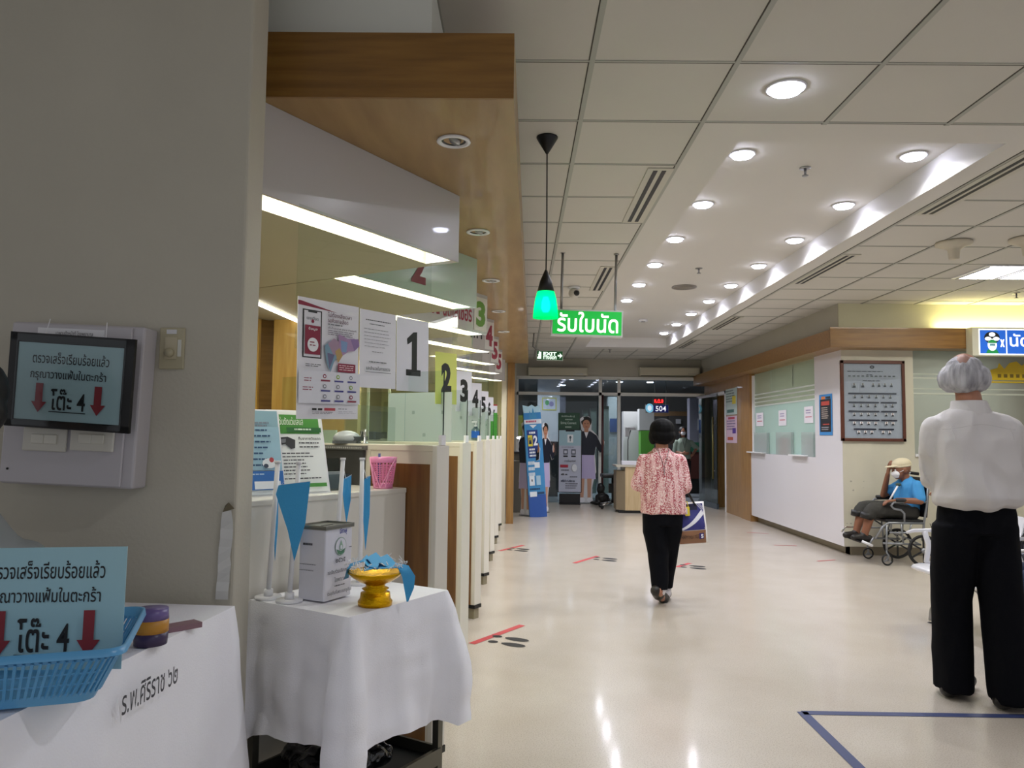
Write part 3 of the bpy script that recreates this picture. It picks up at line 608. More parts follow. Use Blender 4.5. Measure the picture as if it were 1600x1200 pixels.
# brochure stands on the first counter
def stand(u, v, items, base, label, rz=R(48), wd=.205, ht=.29, tl=R(-15)):
    p = P(u, v, z=1.09); o = thing('brochure_stand', label, 'stand', p, rz)
    s_ = sheet('printed_card', None, None, (0, 0, .006), 0, wd, ht, items, base, .003, tilt=tl, parent=o)
    m = MB(); m.box((-wd/2-.008, -.006, 0), (wd/2+.008, .12, .004), TAPE); Mx = Matrix.Translation((0, 0, .004)) @ Matrix.Rotation(tl, 4, 'X')
    m.box((-wd/2-.008, .0, 0), (wd/2+.008, .003, ht+.008), WHITE, Mx); m.build('holder', o); return o
stand(397, 777, [('r', .0, .0, 1, .2, '#8fb4c4'), ('e', .22, .1, .13, .075, '#b8323c'), ('t', 'หยุด', .14, .07, .16, .05, '#e8e8ee', .02), ('p', [(.35, .12), (.4, .14), (.52, .03), (.42, .11)], '#7c2a3c'), ('l', .4, .14, .5, 2, .035, '#7f8a98', .02), ('r', .0, .2, 1, .52, '#9dc3d6')] +
      [('l', .08, .23+.07*i, .8, 1, .05, '#2f4f74', .02) for i in range(7)] + [('e', .78, .64, .12, .06, '#dfe6ec'), ('e', .82, .6, .04, .03, '#b04448'), ('e', .72, .67, .04, .025, '#3f4a5c'), ('r', 0, .73, 1, .22, '#2e6ab4'), ('l', .05, .76, .8, 1, .03, '#b8d0ea', .012), ('e', .1, .82, .06, .04, '#b8323c'), ('r', .5, .85, .44, .09, '#dfe6f0')],
      '#dde6ec', 'blue information card in a clear stand, partly behind the wall edge', R(42), tl=R(-16))
stand(474, 772, [('r', .03, .04, .92, .24, '#4d9440'), ('t', 'แว่นตัดแว่นเลนส์', .14, .07, .5, .1, '#e6f0e0', .01), ('r', .3, .2, .68, .06, '#2f6a38'), ('l', .45, .215, .45, 1, .03, '#d8e8d8', .02),
      ('p', [(.12, .33), (.3, .32), (.44, .36), (.42, .46), (.34, .47), (.24, .41), (.17, .42)], '#37383c'), ('p', [(.15, .35), (.26, .345), (.25, .39), (.18, .4)], '#777a80'), ('t', 'กิ๊บอากาศวัดแดด', .5, .32, .44, .04, '#2a2a30', .02), ('l', .5, .39, .42, 1, .03, '#3a3a40', .016), ('l', .5, .44, .42, 1, .03, '#3a3a40', .016),
      ] + [('l', .08, .52+.042*i, .82 if i < 2 else .6, 1, .04, '#4a4a50', .014) for i in range(7)] + [('l', .1, .83, .8, 1, .04, '#3a3a40', .014), ('r', .03, .9, .92, .045, '#4d9440')], '#eaeeec', 'green and white card about glasses in a clear stand', R(48))
p = P(517, 765, z=1.09); o = thing('leaflet_holder', 'clear acrylic leaflet holder behind the green card', 'holder', p, R(48))
m = MB(); m.box((-.05, -.003, 0), (.05, 0, .12), glass('#c9d4d4', .2), Matrix.Rotation(R(-14), 4, 'X')); m.box((-.05, -.05, 0), (.05, 0, .003), glass('#c9d4d4', .2)); m.box((-.05, -.053, 0), (.05, -.05, .06), glass('#c9d4d4', .2)); m.box((-.05, -.05, 0), (-.047, -.0, .06), glass('#c9d4d4', .2)); m.box((.047, -.05, 0), (.05, -.0, .06), glass('#c9d4d4', .2)); m.build('pocket', o)
m = MB(); m.box((-.045, -.04, .005), (.03, -.03, .07), mat('#9aa0a2', .5)); m.build('leaflets', o)
# sanitizer bottles
def bottle(q, label, col='#2a6ac8'):
    o = thing('sanitizer_bottle', label, 'bottle', q)
    m = MB(); m.lathe([(.001, 0), (.035, 0), (.038, .01), (.038, .09), (.015, .115), (.015, .12), (.001, .12)], glass('#d4e4ea', .3)); m.build('body', o)
    m = MB(); m.lathe([(.0385, .02), (.0388, .08)], mat(col, .4)); m.build('label_band', o)
    m = MB(); m.cyl((0, 0, .118), .014, .014, WHITE, 12); m.cyl((0, 0, .13), .005, .03, WHITE, 8); m.box((-.035, -.008, .155), (.01, .008, .166), WHITE, bev=.002); m.build('pump', o)
bottle(c1(-.06, .09, 1.26, 3), 'pump sanitizer bottle with blue label on the fourth divider'); bottle(c1(-.045, .1, 1.26, 6), 'small pump bottle with blue label on the farthest divider')
# things inside the office seen through the glass
for i, (u0, u1, v0, v1, y, col, nm, lb, ct) in enumerate((
        (572, 578, 560, 670, 5.6, '#cfcfb4', 'window_post', 'pale narrow upright post behind the counter glass', 'post'),
        (605, 611, 560, 672, 5.6, '#bdbd9c', 'window_post', 'thin upright post right of the wider pale one behind the glass', 'post'),
        (618, 626, 620, 690, 5.2, '#6fae4a', 'green_folder', 'bright green folder upright behind the frosted sheet', 'folder'),
        (760, 777, 645, 700, 9.6, '#3f9a35', 'green_board', 'green board behind the last counters', 'board'),
        (495, 525, 672, 700, 3.9, '#c6cdb8', 'paper_tray', 'pale translucent tray behind the green card', 'tray'),
        (700, 712, 632, 668, 6.4, '#a33338', 'red_notice', 'small red notice between hanging numbers 2 and 3', 'notice'))):
    a = P(u0, v1, y=y); b = P(u1, v0, y=y); zb = 0 if nm in ('window_post', 'green_board') else .95
    m = MB(); m.box((a.x, y, zb if nm != 'red_notice' else a.z), (b.x, y+.03, b.z), mat(col, .5)); tag(m.build(nm), lb, ct)
o = thing('office_desk', 'long pale desk inside the office behind the counters', 'desk', (-1.75, 8.5, 0)); m = MB(); m.box((-.35, -2.9, .90), (.25, 3.5, .95), BEIGE, bev=.005); m.build('desk_top', o)
for y in (-2.8, 0, 3.4): m = MB(); m.box((-.3, y-.03, 0), (.2, y+.03, .9), BEIGE); m.build('leg', o)
for k, y in enumerate((5.9, 7.0, 8.3, 9.7)):
    o = thing('monitor', ['dark monitor on the office desk nearest the camera', 'second monitor along the office desk', 'third monitor along the office desk', 'farthest monitor on the office desk'][k], 'monitor', (-1.7, y, .95), R(-40))
    m = MB(); m.box((-.22, -.02, .1), (.22, .02, .38), mat('#4a4d4c', .4), bev=.006); m.build('screen', o); m = MB(); m.box((-.03, -.01, 0), (.03, .03, .12), DARK); m.box((-.1, -.08, 0), (.1, .08, .01), DARK); m.build('stand', o)
a = P(395, 466, z=2.095); b = P(466, 498, z=2.095); o = thing('glow_strip', 'thin glowing tube left of the poster, standing in for a light line reflected in glass', 'light', (0, 0, 0)); o.location = ((a.x+b.x)/2, (a.y+b.y)/2, 2.098)  # glowing tube built for a bright line reflected in the glass
d = (b-a); L = d.length/2; d.normalize(); m = MB(); m.tube([-d*L+Vector((0, 0, -.02)), d*L+Vector((0, 0, -.02))], .012, mat('#ffffff', .5, emit=5), 10); m.build('tube', o); m = MB(); m.tube([-d*L+Vector((0, 0, -.004)), d*L+Vector((0, 0, -.004))], .012, WHITE, 4); m.build('fitting', o)
area('lamp', (-1.7, 4.0, 2.06), .2, 1.6, 7, (1, .93, .66)); area('lamp', (-1.7, 9.3, 2.06), .2, 3, 10, (1, .95, .7))  # unseen lamps without fittings, added to light the office interior

# ------------------------------------------------------------------ foreground left
# electrical box, switches, framed sign, dimmer
p = P(128, 757, y=2.12); o = thing('electrical_box', 'white wall-mounted electrical box behind the framed sign', 'electrical box', (p.x, 2.12, p.z)); W2 = .178; o.rotation_euler = (0, R(2), 0)
GB = mat('#bdb9bd', .4, coat=.2)
m = MB(); m.box((-W2, -.075, 0), (W2, 0, .435), GB, bev=.006); m.build('case', o); m = MB(); m.box((-W2+.002, -.083, .004), (W2-.03, -.0755, .431), GB, bev=.003); m.build('cover', o)
m = MB(); m.box((-.105, -.086, .395), (.075, -.083, .42), WHITE); m.text('เฉพาะเจ้าหน้าที่ โรงพยาบาล', -.055, .402, .1, .012, ink('#3a3a40'), -.0868); m.build('label_strip', o)
m = MB(); m.cyl((0, 0, 0), .003, .002, DARK, 10, Matrix.Translation((-.155, -.083, .04)) @ Matrix.Rotation(R(90), 4, 'X')); m.build('screw', o)
for u, lb in ((70, 'left white two-button switch plate below the framed sign'), (144, 'right white two-button switch plate below the framed sign')):
    q = P(u, 705, y=2.035); s_ = thing('switch_plate', lb, 'light switch', (q.x, 2.036, q.z)); s_.rotation_euler = (0, R(2), 0)
    m = MB(); m.box((-.058, -.008, 0), (.058, 0, .062), mat('#d2cfc4', .35), bev=.003); m.build('plate', s_)
    for x_ in (-.017, .017): m = MB(); m.box((x_-.017, -.012, .02), (x_+.017, -.008, .045), mat('#dcd9cc', .3), bev=.002); m.build('button', s_)
SIGN = [('t', 'ตรวจเสร็จเรียบร้อยแล้ว', .14, .11, .73, .15, '#14161a', .008), ('t', 'กรุณาวางแฟ้มในตะกร้า', .13, .33, .72, .16, '#14161a', .008), ('t', 'โต๊ะ 4', .34, .58, .33, .28, '#14161a', .012), ('r', .33, .875, .35, .012, '#14161a')] + \
    [('p', [(a+.035, y), (a+.105, y), (a+.105, y+.24), (a+.145, y+.24), (a+.07, y+.38), (a, y+.24), (a+.035, y+.24)][::-1], '#8e2a34') for a, y in ((.16, .52), (.72, .52))]
p = P(106, 671, y=1.99); o = thing('framed_sign', 'black-framed sign with red arrows hung on the electrical box', 'sign', (p.x, 1.99, p.z)); o.rotation_euler = (R(3), R(3.2), 0)
m = MB(); fw, fh = .325, .245; m.box((-fw/2, -.004, 0), (fw/2, .004, fh), BLACK)
for a, b in (((-fw/2, 0), (fw/2, .018)), ((-fw/2, fh-.022), (fw/2, fh)), ((-fw/2, 0), (-fw/2+.02, fh)), ((fw/2-.026, 0), (fw/2, fh))): m.box((a[0], -.009, a[1]), (b[0], -.004, b[1]), BLACK)
m.build('frame', o); sheet('sign_sheet', None, None, (-.003, -.0045, .02), 0, .275, .2, SIGN, '#a9c4ca', .001, parent=o)
m = MB(); m.box((-fw/2+.02, -.0125, .005), (fw/2-.02, -.012, fh-.005), glass('#f7f9f9', 0, .1)); m.build('plastic_cover', o)
m = MB(); m.tube([(-.08, .003, fh-.005), (-.075, .012, fh+.04)], .0012, WHITE, 5); m.tube([(.08, .003, fh-.005), (.075, .012, fh+.04)], .0012, WHITE, 5); m.build('cord', o)
p = P(269, 577, y=2.12); o = thing('dimmer_switch', 'beige rotary dimmer plate on the wall right of the electrical box', 'switch', (p.x, 2.12, p.z)); DB = mat('#b3ab8e', .4)
m = MB(); m.box((-.036, -.007, 0), (.034, 0, .116), DB, bev=.003); m.build('plate', o); m = MB(); m.box((-.018, -.011, .028), (.015, -.007, .088), mat('#bfb69a', .4)); m.box((-.016, -.0085, .098), (.012, -.007, .11), ink('#d8d8da')); m.build('insert', o)
m = MB(); m.cyl((0, 0, 0), .012, .014, DB, 18, Matrix.Translation((-.003, -.011, .045)) @ Matrix.Rotation(R(90), 4, 'X')); m.build('knob', o); m = MB(); m.box((.016, -.0082, .035), (.026, -.007, .082), ink('#d8d8d0')); m.build('sticker', o)
# torn tape on the wall corner
a = P(346, 936, y=2.118); b = P(356, 800, y=2.118); m = MB(); zs = [a.z+(b.z-a.z)*i/10 for i in range(11)]; rnd = random.Random(3)
L_ = [(a.x-.014+(b.x-a.x)*i/10+rnd.uniform(-.002, .002), 2.113-.004*(i % 3 == 1), zs[i]) for i in range(11)]; R_ = [(l[0]+.036-(.012 if i == 10 else 0), 2.110-.006*(i % 2), l[2]+(.006 if i == 10 else 0)) for i, l in enumerate(L_)]
vs = L_+R_; m.add(vs, [(i, 11+i, 12+i, i+1) for i in range(10)], mat('#d5d5d2', .4, coat=.3)); m.add([(L_[10][0], 2.112, L_[10][2]), (R_[10][0]+.008, 2.112, R_[10][2]+.004), (R_[10][0]-.004, 2.10, R_[10][2]+.022), (L_[10][0]+.006, 2.113, L_[10][2]+.018)], [(0, 1, 2, 3)], mat('#6e6650', .7))
tag(m.build('tape_strip'), 'torn strip of white tape peeling off the wall corner', 'tape')

def cloth(name, label, M, x0, x1, y0, y1, z, drop, flare, amp, nf, hem, seed, lines=None, mat_=None, group=None):
    """cloth over a rectangular top: flat top plus a wavy skirt with drooping corners"""
    pts = []; nx = 22; ny = 22
    for i in range(nx): pts.append((x0+(x1-x0)*i/nx, y0, 0, -1, 0))
    pts += [(x1, y0, .7, -.7, 1)]
    for i in range(1, ny+1): pts.append((x1, y0+(y1-y0)*i/(ny+1), 1, 0, 0))
    pts += [(x1, y1, .7, .7, 1)]
    for i in range(1, nx+1): pts.append((x1+(x0-x1)*i/(nx+1), y1, 0, 1, 0))
    pts += [(x0, y1, -.7, .7, 1)]
    for i in range(1, ny+1): pts.append((x0, y1+(y0-y1)*i/(ny+1), -1, 0, 0))
    pts[0] = (x0, y0, -.7, -.7, 1); N = len(pts); rows = 22; m = MB(); vs = []; rnd = random.Random(seed); ph = [rnd.uniform(0, 6) for _ in range(6)]
    for r_ in range(rows+1):
        t_ = r_/rows
        for i, (x, y, nx_, ny_, cr) in enumerate(pts):
            s_ = i/N*2*PI; dcorn = min(abs(i-j) if abs(i-j) < N/2 else N-abs(i-j) for j in (0, 22, 45, 68)); cw = math.exp(-(dcorn/2.2)**2)
            fold = amp*(math.sin(s_*nf+ph[0])+.6*math.sin(s_*nf*2.3+ph[1])+.35*math.sin(s_*nf*4.1+ph[2]))*t_**.8
            out = .010*t_**.5*noise.noise(Vector((x*5, y*5+seed, t_*2.5)))*2 + .004*t_**.3*noise.noise(Vector((x*14, y*14, t_*7+seed)))*2 + flare*t_ + fold + cw*.055*math.sin(min(t_*1.4, 1)*PI/2) + .006*math.sin(min(t_*8, 1)*PI/2)
            dn = drop*(1+hem*math.sin(s_*2+ph[3])*.5+.02*math.sin(s_*7+ph[4])+cw*.12)
            zz = z - dn*t_ + .006*(1-min(t_*10, 1))
            vs.append((x+nx_*out, y+ny_*out, zz))
    fs = [(r_*N+i, r_*N+(i+1) % N, (r_+1)*N+(i+1) % N, (r_+1)*N+i) for r_ in range(rows) for i in range(N)]
    mm = mat_ or CLOTH; m.add([M @ Vector(v) for v in vs], [tuple(reversed(q)) for q in fs], mm, True)
    g = 24; tv = []
    for j in range(g+1):
        for i in range(g+1):
            x = x0+(x1-x0)*i/g; y = y0+(y1-y0)*j/g; tv.append(M @ Vector((x, y, z+.006+(.0025*noise.noise(Vector((x*9, y*9, seed))) if 0 < i < g and 0 < j < g else 0))))
    m.add(tv, [(j*(g+1)+i, j*(g+1)+i+1, (j+1)*(g+1)+i+1, (j+1)*(g+1)+i) for j in range(g) for i in range(g)], mm, True)
    o = m.build(name); tag(o, label, 'tablecloth', group); return o
# table against the wall
TZ = .84
o = thing('side_table', 'long table under the white cloth against the wall at left', 'table', (-.742, 2.045, 0), R(-4.5))
m = MB(); m.box((-.33, -.99, TZ-.03), (-.01, -.01, TZ), mat('#a8987c', .5)); m.build('table_top', o)
for a in (-.30, -.04):
    for b in (-.95, -.05): m = MB(); m.tube([(a, b, 0), (a, b, TZ-.03)], .02, METAL, 10); m.build('leg', o)
TM = Matrix.Translation((-.742, 2.045, 0)) @ Matrix.Rotation(R(-4.5), 4, 'Z')
tc = cloth('tablecloth', 'white cloth with dark Thai lettering over the left table', TM, -.325, 0, -1.0, 0, TZ, .80, .010, .016, 9, .02, 4)
m = MB(); M_ = Matrix.Translation((-.765, 1.50, .757)) @ Matrix.Rotation(R(85.5), 4, 'Z') @ Matrix.Rotation(R(0), 4, 'Y'); m.text('ร.พ.ศิริราช ๖๒', 0, 0, .205, .046, ink('#3c3c44'), -.012, .006, M_)
lt = m.build('lettering'); lt.location = lt.location - tc.location; lt.parent = tc
# blue basket
RZ = .945; NRp = P(190, 1012, z=RZ); FRp = P(226, 947, z=RZ); dv = (FRp-NRp); dv.z = 0; ang = math.atan2(dv.y, dv.x)-PI/2; dep = dv.length
o = thing('blue_basket', 'light blue plastic basket on the left table, holding the sign card', 'basket', (NRp.x, NRp.y, TZ+.012), ang); BB = mat('#5ba3d4', .3, coat=.2); h_ = RZ-TZ-.012; WX = -.40; ins = .045
def rr(x0, x1, y0, y1, z, r_=.03, n=5):
    out = []
    for cx, cy, a0 in ((x1-r_, y0+r_, -PI/2), (x1-r_, y1-r_, 0), (x0+r_, y1-r_, PI/2), (x0+r_, y0+r_, PI)):
        for i in range(n+1): a = a0+PI/2*i/n; out.append((cx+r_*math.cos(a), cy+r_*math.sin(a), z))
    return out
def brr(t_, off=0): return rr(WX+ins*(1-t_)-off, -ins*(1-t_)+off, ins*(1-t_)*.8-off, dep-ins*(1-t_)*.8+off, h_*t_)
m = MB(); m.loft([brr(.78), brr(1), brr(1, .004), [(x, y, z-.012) for x, y, z in brr(1, .006)]], BB, cap=False); m.loft([brr(0), brr(.18)], BB, cap=False); m.add(brr(0), [tuple(range(24))], BB); m.build('rim_and_base', o)
m = MB(); lo = brr(.15); hi = brr(.82); n_ = len(lo)
for i in range(n_):
    a0, a1, b0, b1 = Vector(lo[i]), Vector(lo[(i+1) % n_]), Vector(hi[i]), Vector(hi[(i+1) % n_]); c_ = max(1, int((a1-a0).length/.0095))
    for j in range(c_):
        t_ = (j+.5)/c_; m.tube([a0.lerp(a1, t_), b0.lerp(b1, t_)], .0031, BB, 4, False)
for t_ in (.35, .55): m.loft([brr(t_), brr(t_+.03)], BB, cap=False)
m.build('grille', o)
o = sheet('sign_card', 'pale blue card with red arrows standing in the blue basket', 'sign', (P(66, 1000, y=1.40).x, 1.40, .872), 0, .29, .215, SIGN, '#a3ccd6', .001, tilt=R(-4), roll_=R(-1.5))
q = P(235, 1006, z=TZ+.008); m = MB(); m.cyl((0, 0, 0), .033, .026, mat('#3a2c52', .35), 28, Matrix.Translation(q), .035); m.cyl((0, 0, .026), .035, .027, mat('#c48a2e', .4), 28, Matrix.Translation(q)); m.cyl((0, 0, .053), .035, .022, mat('#6a5a92', .3), 28, Matrix.Translation(q), .033); tag(m.build('jar'), 'purple jar with an orange band on the left table behind the basket', 'jar')
q = P(270, 985, z=TZ+.006); m = MB(); m.box((-.06, -.02, 0), (.06, .02, .012), mat('#8a6a74', .5), Matrix.Translation(q) @ Matrix.Rotation(R(50), 4, 'Z')); tag(m.build('stapler'), 'flat dull red stapler lying beside the purple jar', 'stapler')

# instrument cart with white cloth
NC = Vector((-.464, 2.15, 0)); o = thing('cart', 'grey metal cart under the white cloth, open shelf below', 'cart', NC, R(59)); CT = mat('#6e6c62', .35, .8)
m = MB(); m.box((.01, .01, .765), (.455, .40, .79), CT); m.build('top_tray', o)
for a in (.02, .445):
    for b in (.02, .39):
        m = MB(); m.tube([(a, b, .09), (a, b, .77)], .0165, CT, 4); m.build('leg', o); m = MB(); m.cyl((0, 0, -.012), .035, .024, DARK, 18, Matrix.Translation((a, b, .036)) @ Matrix.Rotation(R(90), 4, 'X')); m.box((a-.012, b-.018, .05), (a+.012, b+.018, .095), METAL); m.build('caster', o)
m = MB(); m.box((.02, .02, .26), (.445, .39, .268), BLACK)
for a, b in (((.02, .005), (.445, .018)), ((.02, .39), (.445, .40)), ((.005, .02), (.015, .39)), ((.447, .02), (.457, .39))): m.box((a[0], a[1], .25), (b[0], b[1], .30), CT)
m.build('shelf', o)
b_ = Blob(); rnd = random.Random(5)
for i in range(9): b_.ball((rnd.uniform(.1, .34), rnd.uniform(.1, .3), .30+rnd.uniform(0, .03)), (rnd.uniform(.05, .09), rnd.uniform(.04, .08), rnd.uniform(.03, .05)))
bag = b_.build('plastic_bag', mat('#0d0e12', .18, coat=.6), None, .008, 2, lambda v: .012*noise.noise(v*28)+.006*noise.noise(v*60)); bag.location = NC+Vector((0, 0, .012)); bag.rotation_euler = (0, 0, R(59)); tag(bag, 'crumpled black plastic bag on the lower shelf of the cart', 'bag')
MC = Matrix.Translation(NC) @ Matrix.Rotation(R(59), 4, 'Z')
cl = cloth('tablecloth', 'plain white cloth draped over the small cart', MC, 0, .46, 0, .405, .79, .365, .018, .007, 7, .06, 9)
CZT = .797
# tin box
c_n = P(506, 943, z=CZT); c_l = P(467, 937, z=CZT); c_r = P(548, 931, z=CZT); ax = (c_r-c_n); ax.z = 0; wx = ax.length; th = math.atan2(ax.y, ax.x); dy_ = (c_l-c_n).length; hb = P(506, 825, y=c_n.y).z-CZT
o = thing('donation_box', 'white tin donation box with a round green emblem on the cart', 'box', c_n, th); TIN = mat('#dcdce6', .3, coat=.3)
dy_ = min(dy_, .11); m = MB(); m.box((0, 0, .003), (wx, dy_, hb-.004), TIN, bev=.004); m.build('case', o)
LID = mat('#8f8f88', .35, .7); m = MB(); m.box((-.004, -.004, hb-.008), (wx+.004, dy_+.004, hb-.001), LID)
for a, b in (((-.004, -.004), (wx+.004, 0)), ((-.004, dy_), (wx+.004, dy_+.004)), ((-.004, 0), (0, dy_)), ((wx, 0), (wx+.004, dy_))): m.box((a[0], a[1], hb-.004), (b[0], b[1], hb+.005), LID)
m.box((wx*.3, dy_*.45, hb-.0008), (wx*.7, dy_*.52, hb+.0003), BLACK); m.build('lid', o)
m = MB(); Mx = Matrix.Translation((wx/2, -.0005, 0))
draw(m, wx, hb, [('t', 'จักษุ', .5, .03, .28, .1, '#34409a', .01), ('e', .55, .28, .21, .125, '#7fa08a'), ('e', .55, .28, .195, .115, '#dcdce6'), ('p', [(.38, .31), (.55, .345), (.72, .31), (.66, .375), (.55, .392), (.44, .375)], '#4f7f62'), ('p', [(.5, .33), (.48, .28), (.55, .19), (.62, .28), (.6, .33)], '#8fb09a'), ('e', .55, .29, .04, .03, '#dcdce6'), ('r', .84, .3, .1, .012, '#6a6a72'),
     ('t', '๒๕๖๕', .34, .43, .36, .06, '#2c2c34', .01), ('t', 'ขอเชิญร่วมบริจาคเงิน', .05, .57, .82, .07, '#2c2c34', .01), ('t', 'โรงพยาบาล', .3, .68, .38, .065, '#2c2c34', .01), ('l', .3, .79, .4, 1, .03, '#5a5a62', .015), ('t', 'ร่วมอุปถัมภ์ในพระบรมราชูปถัมภ์', .04, .85, .9, .07, '#2c2c34', .01)], 0)
m.v = [Mx @ v for v in m.v]; m.build('front_print', o)
m = MB(); draw(m, dy_, hb, [('l', .15, .22, .4, 1, .03, '#3a3a42', .03), ('l', .05, .5, .8, 1, .03, '#8a8a92', .01), ('l', .05, .58, .6, 1, .03, '#8a8a92', .01)], 0); Ms = Matrix.Translation((-.0005, dy_/2, 0)) @ Matrix.Rotation(R(-90), 4, 'Z'); m.v = [Ms @ v for v in m.v]; m.build('side_print', o)
# gold pedestal tray with pennants
q = P(586, 945, z=CZT); kh = (P(586, 893, y=q.y).z-CZT); GOLD = mat('#d8a514', .22, 1, bump=.3, bscale=160)
o = thing('gold_tray', 'gold footed offering tray on the cart', 'tray', q)
sc = 43/1200*q.y; ft = 26/1200*q.y
m = MB(); m.lathe([(.001, 0), (ft, 0), (ft*1.02, .012), (ft*.9, .02), (ft*.86, kh*.38), (ft*.6, kh*.42), (ft*.8, kh*.5), (ft*.55, kh*.56), (ft*.62, kh*.66), (ft*.9, kh*.7), (sc*.8, kh*.84), (sc, kh), (sc*.96, kh+.002), (sc*.7, kh*.9), (.001, kh*.86)], GOLD, fn=lambda a, z: 1+.025*math.cos(12*a)*(z > kh*.8)); m.build('stand', o)
BLU = mat('#3a9fd8', .6, bump=.1, bscale=200); rnd = random.Random(11)
m = MB()
for i in range(90):
    a = rnd.uniform(0, 2*PI); r_ = sc*rnd.uniform(.75, 1.08); p_ = Vector((q.x+r_*math.cos(a), q.y+r_*math.sin(a), q.z+kh+.016+rnd.uniform(0, .016))); m.tube([p_, p_+Vector((rnd.uniform(-.012, .012), rnd.uniform(-.012, .012), rnd.uniform(-.004, .012)))], .0013, WHITE, 5)
tag(m.build('white_string', kind='stuff'), 'frayed white string tangled round the pennants on the gold tray', 'string')
def ribbon(pts, w_, th_=.0012):
    m = MB(); L = []; R_ = []
    for i, (c_, wv, k) in enumerate(pts): c_ = Vector(c_); wv = Vector(wv).normalized(); L.append(c_-wv*w_*k); R_.append(c_+wv*w_*k)
    n_ = len(pts); m.add(L+R_, [(i, n_+i, n_+i+1, i+1) for i in range(n_-1)], BLU, True); m.add([v+Vector((0, 0, .0015)) for v in L+R_], [(i+1, n_+i+1, n_+i, i) for i in range(n_-1)], BLU, True); return m
zt_ = kh+.012
pens = [([((-sc*1.02, -.01, kh-.02), (.2, 1, 0), .5), ((-sc*.98, -.005, zt_), (0, 1, .2), .8), ((-sc*.6, 0, zt_+.014), (0, 1, 0), 1), ((-sc*.4, 0, zt_+.026), (0, 1, .2), .9), ((-sc*.2, 0, zt_+.006), (0, 1, 0), 1), ((.01, -.01, zt_+.004), (0, 1, 0), .9)], .032, 'blue pennant folded over the left rim of the gold tray'),
        ([((-sc*.5, .02, zt_+.018), (.3, 1, .2), .8), ((-sc*.2, .02, zt_+.030), (.25, 1, .2), 1), ((0, .015, zt_+.014), (.2, 1, .3), 1), ((sc*.25, .01, zt_+.024), (.2, 1, .3), 1), ((sc*.5, 0, zt_+.012), (.1, 1, .3), .9), ((sc*.75, -.01, zt_+.005), (0, 1, .1), .5)], .03, 'blue pennant lying across the top of the pile on the gold tray'),
        ([((0, -.02, zt_+.003), (0, 1, .2), .7), ((sc*.6, -.012, zt_+.008), (.1, 1, .2), 1), ((sc*1.0, -.01, zt_+.004), (.5, .8, 0), 1), ((sc*1.2, -.01, kh-.012), (1, .2, 0), .8), ((sc*1.22, -.008, kh-.045), (1, .2, 0), .6), ((sc*1.17, -.008, kh-.085), (1, .2, 0), .1)], .024, 'blue pennant hanging down over the right rim of the gold tray'),
        ([((-sc*.1, -.04, zt_), (1, .2, .2), .9), ((-sc*.1, -.015, zt_+.012), (1, 0, .1), 1), ((-sc*.05, .01, zt_+.004), (1, -.2, 0), .9)], .022, 'small rolled blue pennant at the front of the gold tray')]
for pts, w_, lb in pens:
    m = ribbon([(Vector(c_)+q, wv, k) for c_, wv, k in pts], w_)
    tag(m.build('blue_pennant'), lb, 'pennant')
# flag stands
def flagpole(ub, vb, ut, vt, label, flag, rzf, st=0):
    b0 = P(ub, vb, z=CZT); zt2 = P(ut, vt, y=b0.y).z; xt = P(ut, vt, y=b0.y).x; H_ = zt2-CZT; lx = (xt-b0.x)
    o = thing('flag_stand', label, 'flag', b0); m = MB(); m.tube([(0, 0, .012), (lx, 0, H_)], .0075, WHITE, 12); m.tube([(lx, 0, H_-.002), (lx, 0, H_+.006)], .0095, WHITE, 12); m.build('pole', o)
    m = MB(); m.cyl((0, 0, 0), .04, .008, WHITE, 24); m.cyl((0, 0, .008), .014, .02, WHITE, 16); m.build('base', o)
    d_ = Vector((math.cos(rzf), math.sin(rzf), 0)); w_, hh = flag; top = Vector((lx*.85, -.009 if st else 0, H_*.84))+d_*st; m = MB()
    for s_ in (0, .0015):
        vs = [top+d_*.012, top+d_*(w_*.5)+Vector((0, 0, .006)), top+d_*w_+Vector((0, 0, .012)), top+d_*w_*.86+Vector((.004, 0, -hh*.5)), top+d_*w_*.62+Vector((0, 0, -hh)), top+d_*w_*.45+Vector((-.004, 0, -hh*.6)), top+d_*w_*.05+Vector((0, 0, -hh*.12))]
        off = Vector((-d_.y, d_.x, 0))*s_; m.add([v+off for v in vs], [tuple(range(7)) if s_ else tuple(reversed(range(7)))], BLU, False)
    pn = m.build('pennant', o)
    m = MB(); m.tube([Vector((lx, 0, H_-.012)), top+d_*.02+Vector((0, 0, .002)), top+d_*w_+Vector((0, 0, .013))], .001, WHITE, 5); m.build('string', pn)
flagpole(419, 935, 434, 723, 'white flag pole with narrow blue pennant, leftmost of four on the cart', (.05, .24), R(100))
flagpole(452, 940, 467, 724, 'white flag pole with the widest blue pennant, in front of the leftmost one', (.105, .225), R(8), -.065)
flagpole(522, 912, 536, 718, 'white flag pole rising behind the tin donation box', (.05, .15), R(62))
flagpole(562, 913, 566, 718, 'white flag pole with narrow blue pennant, right of the tin box', (.035, .24), R(45))
